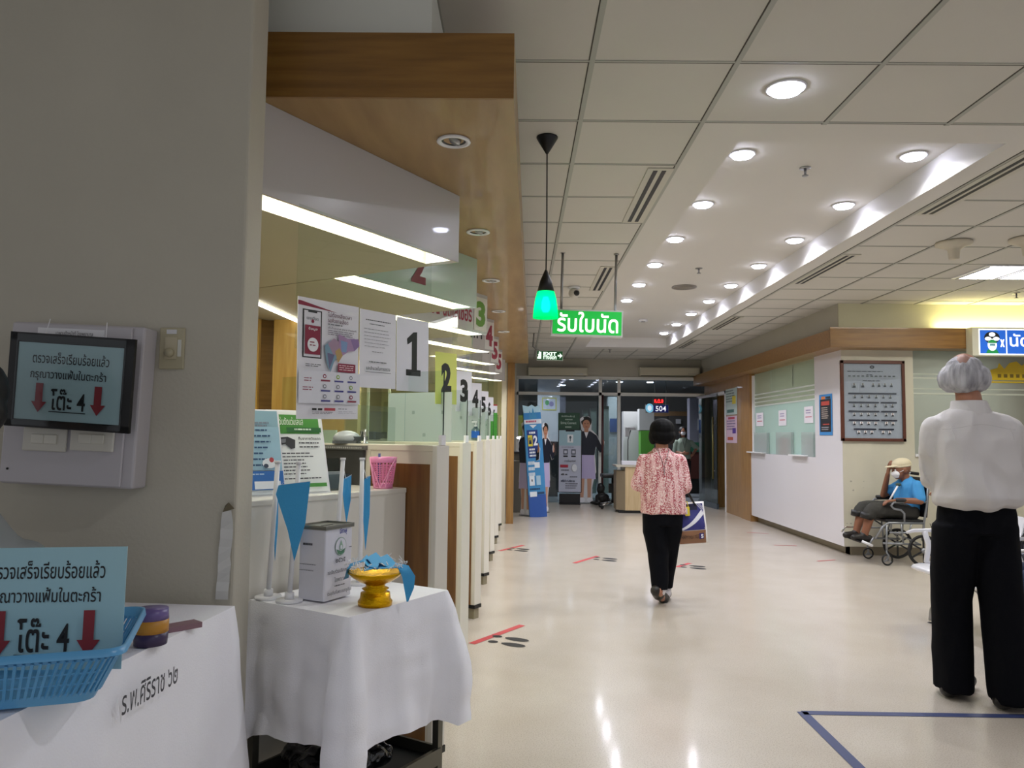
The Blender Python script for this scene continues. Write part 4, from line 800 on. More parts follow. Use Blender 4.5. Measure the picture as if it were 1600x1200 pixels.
# ------------------------------------------------------------------ people
from mathutils.bvhtree import BVHTree
def V(*a): return Vector(a)
def hand(b, wr, dr, pn, side, curl=.5, s=1.0):
    """palm, four bent fingers of unequal length and a thumb leaving the side of the palm"""
    dr = Vector(dr).normalized(); pn = Vector(pn).normalized(); sd = dr.cross(pn).normalized()*side; wr = Vector(wr)
    k = wr+dr*.085*s
    for q in (-.026, -.009, .009, .026): b.cap(wr+dr*.012*s+sd*q*.7*s, k+sd*q*s, .0125*s, .0105*s)
    for q, L in ((.028, .066), (.010, .078), (-.009, .073), (-.027, .056)):
        p = k+sd*q*s; d = dr.copy(); pts = [p]
        for j, f_ in enumerate((.42, .32, .26)):
            an = curl*(.45+.35*j); d = (d*math.cos(an)+pn*math.sin(an)).normalized(); p = p+d*L*f_*s; pts.append(p)
        b.chain(pts, [.0095*s, .0088*s, .008*s, .007*s])
    t0 = wr+dr*.022*s+sd*.022*s; d = (dr*.6+sd*.7+pn*.35).normalized(); t1 = t0+d*.038*s; t2 = t1+(dr*.8+sd*.25+pn*.35).normalized()*.03*s
    b.chain([t0, t1, t2], [.013*s, .010*s, .0085*s])
def headm(c, yaw_=0, pit=0): return Matrix.Translation(c) @ Matrix.Rotation(yaw_, 4, 'Z') @ Matrix.Rotation(pit, 4, 'X')
def head(b, M, s=1.0):
    """face looks along local +y"""
    f = lambda c, r: b.mb.ball(tuple(x*s for x in c), tuple(x*s for x in r), DARK, M)
    f((0, -.008, .02), (.075, .095, .095)); f((0, .03, -.035), (.06, .062, .07)); f((0, .058, -.075), (.032, .03, .026)); f((0, .092, -.012), (.011, .017, .026)); f((0, .096, -.028), (.017, .014, .011))
    f((-.077, -.006, -.01), (.010, .02, .032)); f((.077, -.006, -.01), (.010, .02, .032)); f((0, .082, -.056), (.024, .010, .008)); f((0, .07, .022), (.05, .028, .012))
def eyes(M, parent, s=1.0):
    m = MB()
    for x_ in (-.03, .03): m.ball((x_*s, .083*s, .004*s), .011*s, WHITE, M, 10, 6); m.ball((x_*s, .0925*s, .004*s), .0045*s, BLACK, M, 8, 6)
    m.build('eyes', parent)
    m = MB()
    for x_ in (-.03, .03): m.tube([M @ V((x_-.018)*s, .088*s, .021*s), M @ V(x_*s, .0965*s, .027*s), M @ V((x_+.018)*s, .088*s, .021*s)], .003*s, BLACK, 6)
    m.build('eyebrows', parent)
def foot(b, an, toe, r=.035):
    an = Vector(an); toe = Vector(toe); d = (toe-an); d.z = 0; d.normalize(); heel = an-d*.05; heel.z = max(an.z-.06, .03)
    b.chain([heel, toe], [r*.95, r*.8]); b.cap(an, heel, r*1.0, r*.9)
def shoes(name, m, parent, feet):
    for an, toe, r in feet:
        mb = Blob(); an = Vector(an); toe = Vector(toe); d = toe-an; dz = V(d.x, d.y, 0).normalized(); heel = an-dz*.055
        heel.z = an.z-.055; mb.chain([heel, (heel+toe)/2+V(0, 0, .012), toe], [r*1.1, r*1.12, r*.98]); mb.cap(an+V(0, 0, -.015), (heel+toe)/2, r*1.05, r)
        sd = V(-dz.y, dz.x, 0); mb.cap(heel+sd*.006-V(0, 0, .004), toe+sd*.006, r, r*.95)
        o = mb.build(name, m, parent, .007, 3)
        for v in o.data.vertices:
            if v.co.z < .002: v.co.z = .002
def folds(amp, fr=(7, 7, 3.5), seed=0, amp2=.0):
    def fn(p):
        q = Vector((p.x*fr[0], p.y*fr[1], p.z*fr[2]))+Vector((seed, 0, seed*2)); n = noise.noise(q); r_ = 1-abs(noise.noise(q*1.7+Vector((5, 1, 3))))*2.2
        return amp*n + amp*.7*max(r_, -.5)*.6 + amp2*noise.noise(q*3.1)
    return fn
def drape(o, pts, off=.003, d=(0, 1, 0), start=-2):
    """drop a line of points onto a garment from one side"""
    t_ = BVHTree.FromPolygons([v.co for v in o.data.vertices], [tuple(p.vertices) for p in o.data.polygons]); out = []
    d = Vector(d)
    for p in pts:
        h = t_.ray_cast(Vector(p)+d*start, d)
        if h[0]: out.append(h[0]-d*off)
    return out

# --- elderly man in the white shirt, seen from behind
o = thing('person', 'white-haired man in white shirt and black trousers standing with his back turned', 'person', (2.30, 3.95, 0), R(-6))
b = Blob()
hc = V(-.01, .02, 1.635); Mh = headm(hc, R(-25), R(-6)); head(b, Mh, 1.02)
b.cap(hc+V(0, -.025, -.06), (0.005, -.01, 1.44), .055, .065)
b.rings([(.01, 0, .95, .13, .09), (.01, 0, 1.1, .13, .09), (.01, 0, 1.3, .16, .095), (.01, 0, 1.40, .15, .08), (.01, -.01, 1.46, .07, .06)])
shL, shR = V(-.155, 0, 1.355), V(.19, 0, 1.355); elL, elR = V(-.170, .06, 1.11), V(.265, .04, 1.11); wrL, wrR = V(-.03, .24, 1.05), V(.06, .25, 1.04)
b.chain([shL, elL, wrL], [.05, .04, .026]); b.chain([shR, elR, wrR], [.05, .04, .026])
hand(b, wrL, V(1, .25, -.1), V(.1, -.2, -1), 1, .35); hand(b, wrR, V(-1, .3, -.05), V(-.1, -.2, -1), -1, .35)
hL, hR = V(-.075, 0, .9), V(.095, 0, .9); knL, knR = V(-.082, .07, .5), V(.115, -.03, .5); anL, anR = V(-.068, .10, .10), V(.118, -.06, .10)
b.chain([hL, knL, anL], [.085, .055, .04]); b.chain([hR, knR, anR], [.085, .055, .04]); foot(b, anL, (.06, .21, .035), .032); foot(b, anR, (.27, .05, .035), .032)
b.build('body', SKIN, o, .008, 3)
SH = mat('#cfcbca', .75, bump=.12, bscale=300)
b = Blob()
b.rings([(.015, -.0, .965, .175, .125), (.02, -.012, .985, .205, .150), (.02, -.02, 1.02, .210, .158), (.018, -.015, 1.10, .200, .148), (.015, -.01, 1.2, .198, .135), (.012, -.005, 1.3, .215, .125), (.010, -.0, 1.355, .218, .112), (.008, -.0, 1.40, .185, .098), (.006, 0, 1.432, .135, .086), (.005, -.0, 1.455, .088, .075)], 36, 2.3)
for s_, sh, el, wr in ((-1, shL, elL, wrL), (1, shR, elR, wrR)): b.cap(V(.06*s_+.005, 0, 1.402), sh+V(0, 0, .003), .062, .070); b.chain([sh+V(.0*s_, 0, -.012), (sh+el)/2+V(.008*s_, -.004, 0), el, wr+V(0, -.01, 0)], [.071, .068, .056, .046])
def shf(p):
    q = folds(.017, (6, 6, 3.6), 3, .004)(p); back = 1 if p.y < .02 else .4
    g = .012*math.sin((p.x*.9+p.z*.55)*26)*math.exp(-((p.z-1.12)/.12)**2)*back       # slanting drag folds
    return q + g*1.1 + .006*math.sin(p.x*48)*math.exp(-((p.z-1.0)/.06)**2)
shirt = b.build('shirt', SH, o, .0085, 4, shf)
b = Blob()
for z, rx, ry in ((1.452, .072, .066), (1.475, .070, .066)): pass
b.rings([(.003, -.002, 1.415, .118, .092), (.003, -.004, 1.44, .106, .088), (.002, -.004, 1.475, .090, .080), (0, 0, 1.508, .082, .074)], 28); b.build('collar', SH, shirt, .006, 2)
pts = drape(shirt, [(-.16+.34*i/24, 0, 1.372-.012*math.cos(i/24*PI*2)) for i in range(25)], -.001)
m = MB(); m.tube(pts, .0018, mat('#c2bebd', .8), 6)
for x_ in (-.125, .15):
    m.tube(drape(shirt, [(x_+.008*math.sin(k*.6), 0, 1.37-.02*k) for k in range(4)], -.001), .0028, mat('#cfcbca', .8), 6)
m.build('yoke_seam', shirt)
TR = mat('#07080e', .85, bump=.1, bscale=200, spec=.12); b = Blob()
b.rings([(.018, 0, .84, .180, .128), (.018, 0, .92, .178, .126), (.018, 0, .99, .168, .115)], 32, 2.4)
for hp, kn, an in ((hL, knL, anL), (hR, knR, anR)):
    s_ = -1 if hp.x < 0 else 1; x0_ = hp.x+.006*s_
    b.rings([(an.x+.006*s_, an.y-.004, .035, .088, .105), (an.x+.004*s_, an.y-.004, .06, .09, .105), (kn.x*.5+an.x*.5, (kn.y+an.y)/2, .3, .089, .10), (kn.x, kn.y, .5, .090, .10), (kn.x*.45+hp.x*.55, kn.y*.45, .7, .099, .112), (hp.x, 0, .88, .105, .12)], 24, 2.2)
trs = b.build('trousers', TR, o, .009, 4, folds(.010, (6, 6, 2.2), 9, .002))
m = MB(); m.loft([[(.018+.172*math.cos(a*PI/16), .118*math.sin(a*PI/16), z) for a in range(32)] for z in (.975, 1.005)], mat('#15110e', .4), cap=True); m.build('belt', trs)
shoes('shoe', mat('#141110', .3), o, ((anL, V(.065, .235, .042), .040), (anR, V(.275, .06, .042), .040)))
HRM = mat('#c9c8cc', .8, var=.35, scale=26, sx=(1, 1, .2), bump=.5, bscale=90, col2='#77767c')
b = Blob(); f = lambda c, r: b.mb.ball(c, r, DARK, Mh)
f((0, -.022, .012), (.094, .100, .088)); f((0, -.052, -.035), (.082, .062, .066)); f((-.060, -.026, -.018), (.062, .068, .070)); f((.060, -.026, -.018), (.062, .068, .070)); f((0, -.02, .045), (.085, .088, .058)); f((0, -.075, -.005), (.075, .042, .075)); f((-.078, -.02, .0), (.035, .045, .05)); f((.078, -.02, .0), (.035, .045, .05))
def hairf(p): return .004*noise.noise(Vector((p.x*22, p.y*22, p.z*6)))+.004*noise.noise(Vector((p.x*75, p.y*75, p.z*16)))
b.build('hair', HRM, o, .006, 3, hairf)
m = MB(); m.ball((.0, -.060, .046), (.042, .0515, .0555), mat('#a58074', .45), Mh); m.build('bald_spot', o)
eyes(Mh, o)

# --- woman in the pink patterned jacket walking away
o = thing('person', 'short-haired woman in a red and white patterned jacket walking away with a tote bag', 'person', (1.12, 6.12, 0), 0)
b = Blob(); hc = V(.015, .02, 1.335); Mh = headm(hc, R(4), R(-4)); head(b, Mh, .96)
b.cap(hc+V(0, -.02, -.05), (.012, -.01, 1.2), .047, .052)
b.rings([(.02, 0, .75, .12, .085), (.02, 0, .95, .12, .08), (.015, 0, 1.1, .14, .08), (.01, 0, 1.18, .11, .07), (.01, 0, 1.21, .05, .05)])
shL, shR = V(-.135, 0, 1.125), V(.155, 0, 1.125); elL, elR = V(-.18, .0, .93), V(.195, -.02, .92); wrL, wrR = V(-.10, .20, .92), V(.12, .20, .98)
b.chain([shL, elL, wrL], [.04, .034, .023]); b.chain([shR, elR, wrR], [.04, .034, .023]); hand(b, wrL, V(.6, .8, .1), V(.6, -.4, -.3), 1, .5, .85); hand(b, wrR, V(-.6, .7, .2), V(-.6, -.4, -.3), -1, .5, .85)
hL, hR = V(-.06, 0, .70), V(.085, 0, .70); knL, knR = V(-.02, .0, .41), V(.075, .07, .41); anL, anR = V(-.02, -.10, .165), V(.06, .13, .09)
b.chain([hL, knL, anL], [.075, .05, .034]); b.chain([hR, knR, anR], [.075, .05, .034]); b.chain([anL, anL+V(-.015, -.03, -.04), V(0.02, .04, .04)], [.034, .033, .028]); foot(b, anR, (.08, .26, .03), .028)
b.build('body', SKIN, o, .007, 3)
JM = bpy.data.materials.new('printed_cotton'); JM.use_nodes = True; nt = JM.node_tree; bs = nt.nodes['Principled BSDF']; bs.inputs['Roughness'].default_value = .85
tc_ = nt.nodes.new('ShaderNodeTexCoord'); mp = nt.nodes.new('ShaderNodeMapping'); mp.inputs['Scale'].default_value = (1, 1, .12); nt.links.new(tc_.outputs['Object'], mp.inputs[0])
n1 = nt.nodes.new('ShaderNodeTexNoise'); n1.inputs['Scale'].default_value = 34; n1.inputs['Detail'].default_value = 2; nt.links.new(mp.outputs[0], n1.inputs['Vector'])
n2 = nt.nodes.new('ShaderNodeTexVoronoi'); n2.inputs['Scale'].default_value = 105; nt.links.new(tc_.outputs['Object'], n2.inputs['Vector'])
r1 = nt.nodes.new('ShaderNodeValToRGB'); r1.color_ramp.elements[0].position = .46; r1.color_ramp.elements[0].color = lin('#a32f40'); r1.color_ramp.elements[1].position = .60; r1.color_ramp.elements[1].color = lin('#d9a3a4')
nt.links.new(n1.outputs[0], r1.inputs[0])
r2 = nt.nodes.new('ShaderNodeValToRGB'); r2.color_ramp.elements[0].position = .38; r2.color_ramp.elements[0].color = (0, 0, 0, 1); r2.color_ramp.elements[1].position = .75; r2.color_ramp.elements[1].color = (.9, .9, .9, 1); nt.links.new(n2.outputs[0], r2.inputs[0])
mx = nt.nodes.new('ShaderNodeMixRGB'); nt.links.new(r2.outputs[0], mx.inputs[0]); nt.links.new(r1.outputs[0], mx.inputs[1]); mx.inputs[2].default_value = lin('#ecd9d4'); nt.links.new(mx.outputs[0], bs.inputs['Base Color'])
b = Blob(); b.rings([(.025, 0, .705, .178, .128), (.022, 0, .80, .172, .126), (.018, 0, .95, .168, .120), (.012, 0, 1.08, .170, .108), (.01, -.005, 1.15, .148, .09), (.01, -.005, 1.19, .085, .07), (.01, -.005, 1.22, .058, .06)], 32, 2.2)
for s_, sh, el, wr in ((-1, shL, elL, wrL), (1, shR, elR, wrR)): b.chain([sh+V(-.012*s_, 0, -.012), el, wr*.75+el*.25], [.058, .056, .046])
jk = b.build('jacket', JM, o, .008, 3, folds(.009, (7, 7, 4), 21, .003))
m = MB()
for i, xs_ in enumerate(((-.035, -.0), (.06, .0))):
    pts = drape(jk, [(xs_[0]*(1-k/12)+.01*k/12, 0, 1.215-.012*k-.0*i) for k in range(12)], .002)
    if len(pts) > 2: m.tube(pts, .0018, DARK, 6)
pts = drape(jk, [(.01, 0, 1.075-.012*k) for k in range(6)], .004)
if len(pts) > 2: m.tube(pts, .003, METAL, 6)
m.build('neck_cord', jk)
b = Blob(); b.rings([(.02, 0, .62, .15, .115), (.02, 0, .76, .148, .112)], 28, 2.3)
b.rings([(anL.x+.0, anL.y+.005, .135, .060, .066), (anL.x+.004, anL.y+.03, .2, .066, .072), (-.02, -.01, .40, .080, .088), (-.045, 0, .56, .092, .105), (-.05, 0, .7, .09, .108)], 22, 2.1)
b.rings([(anR.x, anR.y, .105, .056, .062), (anR.x, anR.y-.01, .2, .064, .07), (.075, .06, .40, .078, .086), (.085, .02, .56, .092, .105), (.09, 0, .7, .09, .108)], 22, 2.1)
b.build('trousers', TR, o, .008, 3, folds(.007, (7, 7, 3), 2, .002))
for nm, an in (('sock', anL), ('sock', anR)): m = MB(); m.tube([an+V(-.008, -.012, -.06), an+V(0, .0, -.03), an+V(0, .01, .02)], [.040, .050, .050], mat('#d9d6da', .9), 16); m.build(nm, o)
bb = Blob(); bb.chain([anL+V(-.04, -.03, -.035), V(-.015, .0, .075), V(.035, .07, .045)], [.042, .045, .040]); bb.cap(anL+V(-.01, 0, -.03), V(-.02, -.06, .09), .04, .044); so = bb.build('shoe', mat('#1a1714', .45), o, .006, 3)
for v in so.data.vertices: v.co.z = max(v.co.z, .002)
shoes('shoe', mat('#1a1714', .45), o, ((anR+V(0, 0, -.01), V(.10, .24, .038), .037),))
b = Blob(); f = lambda c, r: b.mb.ball(c, r, DARK, Mh)
f((0, -.018, .028), (.100, .108, .092)); f((0, -.045, -.025), (.103, .078, .070)); f((-.075, -.015, -.025), (.032, .06, .065)); f((.075, -.015, -.025), (.032, .06, .065)); f((0, -.075, -.035), (.08, .045, .06))
b.build('hair', mat('#060607', .7, spec=.15), o, .006, 3, lambda p: .003*noise.noise(Vector((p.x*40, p.y*40, p.z*10))))
eyes(Mh, o, .96)
# tote bag on her forearm
o = thing('tote_bag', 'blue, white and brown shopping bag hanging from the arm of the woman in pink', 'bag', (1.375, 6.14, .47), R(4)); o.rotation_euler = (0, R(-4), R(4))
w_, h_ = .235, .325; PBL = '#2c2c74'; bag_m = mat('#e6e4e2', .5)
m = MB(); rings = []
for i in range(9):
    z = h_*i/8; th_ = .045*math.sin(min(1, i/8*1.0+.12)*PI)*.9+.008; ww = w_/2*(1.08-.10*i/8); rings.append([(ww*math.copysign(abs(math.cos(a))**.55, math.cos(a)), th_*math.copysign(abs(math.sin(a))**.7, math.sin(a))+.004*math.sin(i*2.1+a*3), z) for a in [2*PI*k/28 for k in range(28)]])
m.loft(rings, bag_m); body_ = m.build('bag_body', o)
# the printed front follows the bag's bulge
m = MB()
def bagpt(x, y): return drape(body_, [((x-.5)*w_*.93, 0, (1-y)*h_)], .0022)
def patch(x0, x1, y0, y1, col, n=8, poly=None, off=0):
    vs = []; fs = []
    for j in range(n+1):
        for i in range(n+1):
            t_ = i/n; a = (poly(j/n, t_) if poly else (x0+(x1-x0)*t_, y0+(y1-y0)*j/n)); q = bagpt(*a); vs.append((q[0] if q else V((a[0]-.5)*w_*.93, -.03, (1-a[1])*h_))-V(0, off, 0))
    m.add(vs, [(j*(n+1)+i, (j+1)*(n+1)+i, (j+1)*(n+1)+i+1, j*(n+1)+i+1) for j in range(n) for i in range(n)], ink(col), True)
patch(.02, .96, .04, .66, PBL); patch(.02, .98, .67, .985, '#8a6146')
patch(0, 0, 0, 0, '#dcdce4', 8, lambda j, i: (.02+.96*i, .62-.50*i**1.5+(.035+.13*i)*j), .001); patch(0, 0, 0, 0, '#171a3c', 4, lambda j, i: (.35+.4*i, .05+.14*j), .0008)
for k in range(3): patch(0, 0, 0, 0, '#dcdce4', 2, lambda j, i, k=k: (.72+.06*k+.17*i+.02*j, .05+.14*i), .0015)
patch(.72, .9, .74, .88, '#2a1a6a', 3, None, .001)
m.text('S', (.77-.5)*w_*.93, (1-.86)*h_, .02, .032, ink('#e8e6ee'), -.052, .05); m.text('HAPPYRISTYLE', (.06-.5)*w_*.93, (1-.86)*h_, .14, .03, ink('#3c2a20'), -.047, .01)
m.build('print', o)
m = MB(); top_ = Vector((-.02, -.01, h_+.135))
for y_ in (-.012, .02): m.tube([(-.05, y_, h_-.03), (-.06+.02, y_*.7, h_+.06), (-.035, y_*.4, h_+.145), (.0, y_*.5, h_+.07), (.045, y_, h_-.03)], .007, BLACK, 8)
m.build('strap', o)
m = MB(); m.box((-.055, -.062, h_-.10), (-.018, -.046, h_-.03), mat('#dcc73c', .4), bev=.004); m.tube([(-.05, -.05, h_-.03), (-.05, -.04, h_+.01), (-.03, -.04, h_+.01), (-.025, -.05, h_-.03)], .004, mat('#dcc73c', .4), 8); m.box((-.05, -.064, h_-.085), (-.038, -.062, h_-.04), ink('#c9cbd8')); m.build('charm', o)

# --- wheelchair and the man in it
WX_, WY_ = 4.0, 8.36
o = thing('wheelchair', 'grey-framed wheelchair with black seat standing by the cream wall', 'wheelchair', (WX_, WY_, 0)); GR = mat('#8f9296', .35, .6); RUB = mat('#141416', .6)
HWD = .22
for s_, lb in ((-1, 'near'), (1, 'far')):
    y = s_*HWD
    m = MB()
    m.tube([(.30, y, .93), (.27, y, .62), (.24, y, .45), (.22, y, .26)], .012, GR); m.tube([(.24, y, .44), (-.13, y, .44), (-.19, y, .40), (-.27, y, .28)], .012, GR); m.tube([(.2, y, .22), (-.19, y, .23)], .011, GR)
    m.tube([(-.15, y, .44), (-.155, y, .16)], .011, GR); m.tube([(.0, y, .44), (.02, y, .23)], .009, GR); m.tube([(-.12, y, .34), (.08, y, .34), (.11, y, .44)], .009, GR)
    m.tube([(.27, y, .66), (.02, y, .66), (-.07, y, .655), (-.10, y, .62), (-.07, y, .585), (.0, y, .575), (.035, y, .54), (.035, y, .45)], .012, GR)
    m.tube([(.30, y, .93), (.33, y, .945), (.37, y, .94)], .010, GR)
    sf = m.build('side_frame', o)
    m = MB(); m.tube([(.2, y, .675), (-.05, y, .675)], .022, BLACK, 12); m.build('arm_pad', sf); m = MB(); m.tube([(.33, y, .945), (.42, y, .935)], .017, BLACK, 12); m.build('push_grip', sf)
    yw = y+s_*.055; c_ = V(.20, yw, .165); Mw = Matrix.Translation(c_) @ Matrix.Rotation(R(90), 4, 'X')
    m = MB(); m.lathe([(.165*1, 0), (.160, .014), (.148, .016), (.142, 0), (.148, -.016), (.160, -.014), (.165, 0)], RUB, (0, 0, 0), 40, Mw)
    rw = m.build('rear_wheel', o); m = MB(); m.lathe([(.143, .006), (.136, .008), (.136, -.008), (.143, -.006)], DARK, (0, 0, 0), 36, Mw); m.cyl((0, 0, -.02), .028, .04, GR, 16, Mw)
    for k in range(6): a = k*PI/3; m.box((-.008+.0, .02, -.006), (.008, .138, .006), DARK, Mw @ Matrix.Rotation(a, 4, 'Z'))
    m.build('wheel_spokes', rw)
    c_ = V(-.15, y, .06); Mw = Matrix.Translation(c_) @ Matrix.Rotation(R(90), 4, 'X'); m = MB(); m.lathe([(.06, 0), (.056, .011), (.048, .012), (.044, 0), (.048, -.012), (.056, -.011), (.06, 0)], RUB, (0, 0, 0), 28, Mw); m.cyl((0, 0, -.008), .016, .016, GR, 12, Mw)
    for k in range(3): m.box((-.006, .01, -.005), (.006, .046, .005), GR, Mw @ Matrix.Rotation(k*2*PI/3, 4, 'Z'))
    cs_ = m.build('caster', o); m = MB(); m.tube([(-.15, y, .06), (-.14, y+.016*s_, .10), (-.155, y, .135), (-.155, y, .18)], .009, GR); m.build('caster_fork', cs_)
    m = MB(); m.tube([(-.27, y*.8, .28), (-.30, y*.75, .22), (-.31, y*.7, .20)], .010, GR); m.box((-.10, -.055, -.006), (.05, .055, .006), BLACK, Matrix.Translation((-.345, y*.55, .215)) @ Matrix.Rotation(R(20), 4, 'Y')); m.build('footrest', o)
m = MB(); m.tube([(-.30, -.22, .2), (-.40, -.2, .245)], .014, WHITE, 10); m.tube([(-.29, .16, .35), (-.42, .16, .35), (-.47, .14, .30)], .009, CHROME, 10); m.build('leg_rest_bar', o)
m = MB(); m.box((-.16, -HWD, .445), (.24, HWD, .475), BLACK, bev=.008); m.build('seat', o)
m = MB(); m.slab([(.255, .5), (.275, .5), (.315, .91), (.295, .91)], -HWD, HWD, BLACK); m.build('backrest', o)
m = MB(); m.tube([(.2, -HWD, .22), (0, 0, .33), (-.1, HWD, .44)], .008, GR); m.tube([(.2, HWD, .22), (0, 0, .33), (-.1, -HWD, .44)], .008, GR); m.tube([(.3, -HWD, .44), (.35, -HWD-.01, .3), (.34, -HWD, .25), (.3, -HWD, .3)], .003, BLACK, 6); m.build('cross_brace', o)

o = thing('person', 'man in a blue polo, shorts, cream cap and face mask sitting in the wheelchair', 'person', (WX_, WY_, 0))
b = Blob(); hc = V(.125, 0, .99); Mh = headm(hc, R(90), R(-8)); head(b, Mh, .98)
b.cap(hc+V(.02, 0, -.06), (.19, 0, .86), .045, .055)
def tors(n, r): return [V(.20, 0, .54), V(.205, 0, .66), V(.21, 0, .78), V(.205, 0, .85)]
b.cap((.17, -.05, .56), (.19, -.06, .80), .09, .085); b.cap((.17, .05, .56), (.19, .06, .80), .09, .085)
b.chain([V(.21, -.17, .82), V(.20, -.235, .67), V(-.03, -.20, .675)], [.042, .036, .026]); hand(b, V(-.04, -.20, .675), V(-1, 0, -.12), V(0, 0, -1), -1, .7, .95)
b.chain([V(.20, .16, .82), V(.02, .20, .70), V(.015, .08, .93)], [.042, .035, .025]); hand(b, V(.015, .075, .935), V(.05, -.25, 1), V(1, 0, -.1), 1, .25, .95)
for s_ in (-1, 1): b.chain([V(.16, .09*s_, .54), V(-.25, .11*s_, .565), V(-.33, .10*s_, .30)], [.075, .055, .036]); b.chain([V(-.32, .10*s_, .29), V(-.42, .10*s_, .27)], [.034, .026])
b.build('body', SKIND, o, .0075, 3)
PO = mat('#3f8fcc', .8, bump=.1, bscale=200); b = Blob(); b.cap((.17, -.06, .57), (.185, -.06, .80), .105, .10); b.cap((.17, .06, .57), (.185, .06, .80), .105, .10); b.cap((.2, -.1, .8), (.2, .1, .8), .07, .07); b.cap((.195, 0, .82), (.19, 0, .875), .075, .055)
b.chain([V(.21, -.155, .82), V(.205, -.215, .70)], [.065, .058]); b.chain([V(.20, .15, .82), V(.09, .185, .75)], [.062, .055]); b.build('polo_shirt', PO, o, .0075, 3, folds(.007, (10, 10, 6), 4, .002))
b = Blob()
for s_ in (-1, 1): b.chain([V(.16, .09*s_, .545), V(-.02, .105*s_, .56), V(-.24, .115*s_, .565), V(-.275, .115*s_, .52)], [.098, .088, .075, .07])
b.build('shorts', mat('#34332f', .8), o, .008, 3, folds(.006, (9, 9, 9), 6, .002))
m = MB(); 
for s_ in (-1, 1): m.tube([(-.30, .115*s_, .53), (-.315, .11*s_, .47)], [.068, .062], BLACK, 14)
m.build('short_hem', o)
shoes('sandal', mat('#19130f', .5), o, ((V(-.335, -.10, .315), V(-.44, -.10, .27), .036), (V(-.335, .10, .315), V(-.44, .10, .27), .036)))
b = Blob(); f = lambda c, r: b.mb.ball(c, r, DARK, Mh); f((0, -.01, .062), (.083, .102, .062)); f((0, .095, .045), (.066, .075, .009)); f((0, -.01, .035), (.084, .104, .02)); b.build('cap', mat('#d6cbae', .8), o, .0055, 3)
b = Blob(); f = lambda c, r: b.mb.ball(c, r, DARK, Mh); f((0, .062, -.038), (.056, .05, .042)); f((0, .055, -.06), (.045, .045, .03)); fm = b.build('face_mask', mat('#e9e9ee', .7), o, .0055, 2)
m = MB(); m.tube([Mh @ V(-.055, .05, -.02), Mh @ V(-.078, .0, 0), Mh @ V(-.08, -.02, -.012)], .0025, WHITE, 6); m.build('mask_loop', fm); eyes(Mh, o, .98)
a = V(WX_+.06, WY_-.06, .83); c_ = V(WX_-.06, WY_-.10, .66); o = thing('walking_stick', 'white walking stick with a dark grip leaning across the wheelchair man', 'walking stick', c_)
m = MB(); m.tube([V(0, 0, 0), a-c_], .010, WHITE, 10); m.build('shaft', o); m = MB(); m.ball(tuple(a-c_), (.03, .018, .018), mat('#3b4a3c', .4)); m.build('grip', o)

# --- bench seen from its far end, facing the left side of the hall
o = thing('waiting_bench', 'white and chrome waiting bench behind the man in the white shirt', 'bench', (3.19, 4.95, -.01)); WS = mat('#d9d9de', .18, coat=.5)
m = MB(); m.box((-.02, -.75, .33), (.04, .80, .385), METAL, bev=.005); m.build('beam', o)
for y in (-.58, .68):
    m = MB(); m.tube([(.02, y, .34), (-.10, y, .26), (-.15, y, .20), (-.21, y, .10), (-.22, y, .03)], [.026, .026, .024, .022, .022], METAL, 12); m.tube([(.02, y, .34), (.16, y, .2), (.25, y, .06), (.255, y, .03)], [.024, .024, .02, .02], METAL, 12); m.build('leg', o)
    for x_ in (-.22, .255): m = MB(); m.cyl((x_, y, 0), .028, .012, BLACK, 16); m.cyl((x_, y, .012), .02, .022, CHROME, 14); m.build('foot', o)
for k, y in enumerate((-.78, -.25, .28)):
    m = MB(); pr = [(-.31, .375), (-.34, .39), (-.345, .405), (-.325, .42), (-.26, .43), (-.05, .41), (.1, .40), (.17, .43), (.22, .56), (.27, .80), (.255, .80), (.205, .57), (.155, .445), (.1, .385), (-.05, .37), (-.26, .365)]
    n_ = 10; rings = []
    for q in range(n_+1):
        t_ = q/n_; sc_ = 1-.10*(abs(2*t_-1)**4); rings.append([(a*sc_, y+.02+.48*t_, b_-.01*(abs(2*t_-1)**4)) for a, b_ in pr])
    m.loft(rings, WS); m.build('seat_shell', o)
for y in (-.80, -.26, .27, .79):
    m = MB(); m.tube([(-.33, y, .635), (-.28, y, .65), (.20, y, .665)], [.010, .014, .014], WS, 10); m.tube([(-.20, y, .65), (-.17, y, .55), (-.19, y, .43), (-.10, y, .36), (0, y, .36)], .020, WS, 10); m.tube([(-.02, y, .655), (-.09, y, .55), (-.02, y, .43)], .018, WS, 10); m.build('armrest', o)
# --- seated person on the bench, nearly all hidden by the standing man
o = thing('person', 'seated person in cream top and jeans, mostly cut off by the right edge', 'person', (3.20, 4.40, 0), R(90))
b = Blob(); hc = V(0, .05, 1.17); Mh = headm(hc, 0, R(-10)); head(b, Mh, .97); b.cap(hc+V(0, -.02, -.05), (0, -.03, 1.02), .05, .058); b.rings([(0, 0, .48, .15, .1), (0, 0, .7, .13, .09), (0, -.02, .93, .15, .085), (0, -.02, 1.0, .07, .06)])
for s_ in (-1, 1):
    b.chain([V(.16*s_, -.02, .94), V(.19*s_, .0, .72), V(.08*s_, .20, .70)], [.045, .038, .026]); hand(b, V(.075*s_, .21, .70), V(-s_, .4, 0), V(0, 0, -1), s_, .5); b.chain([V(.09*s_, 0, .50), V(.11*s_, .38, .52), V(.10*s_, .30, .09)], [.08, .058, .038]); foot(b, V(.10*s_, .30, .09), (.11*s_, .43, .03), .03)
b.build('body', SKIN, o, .008, 3)
b = Blob(); b.rings([(0, 0, .50, .18, .15), (0, 0, .7, .165, .13), (0, -.02, .91, .17, .105), (0, -.02, .98, .11, .08), (0, -.02, 1.03, .06, .06)], 28, 2.2)
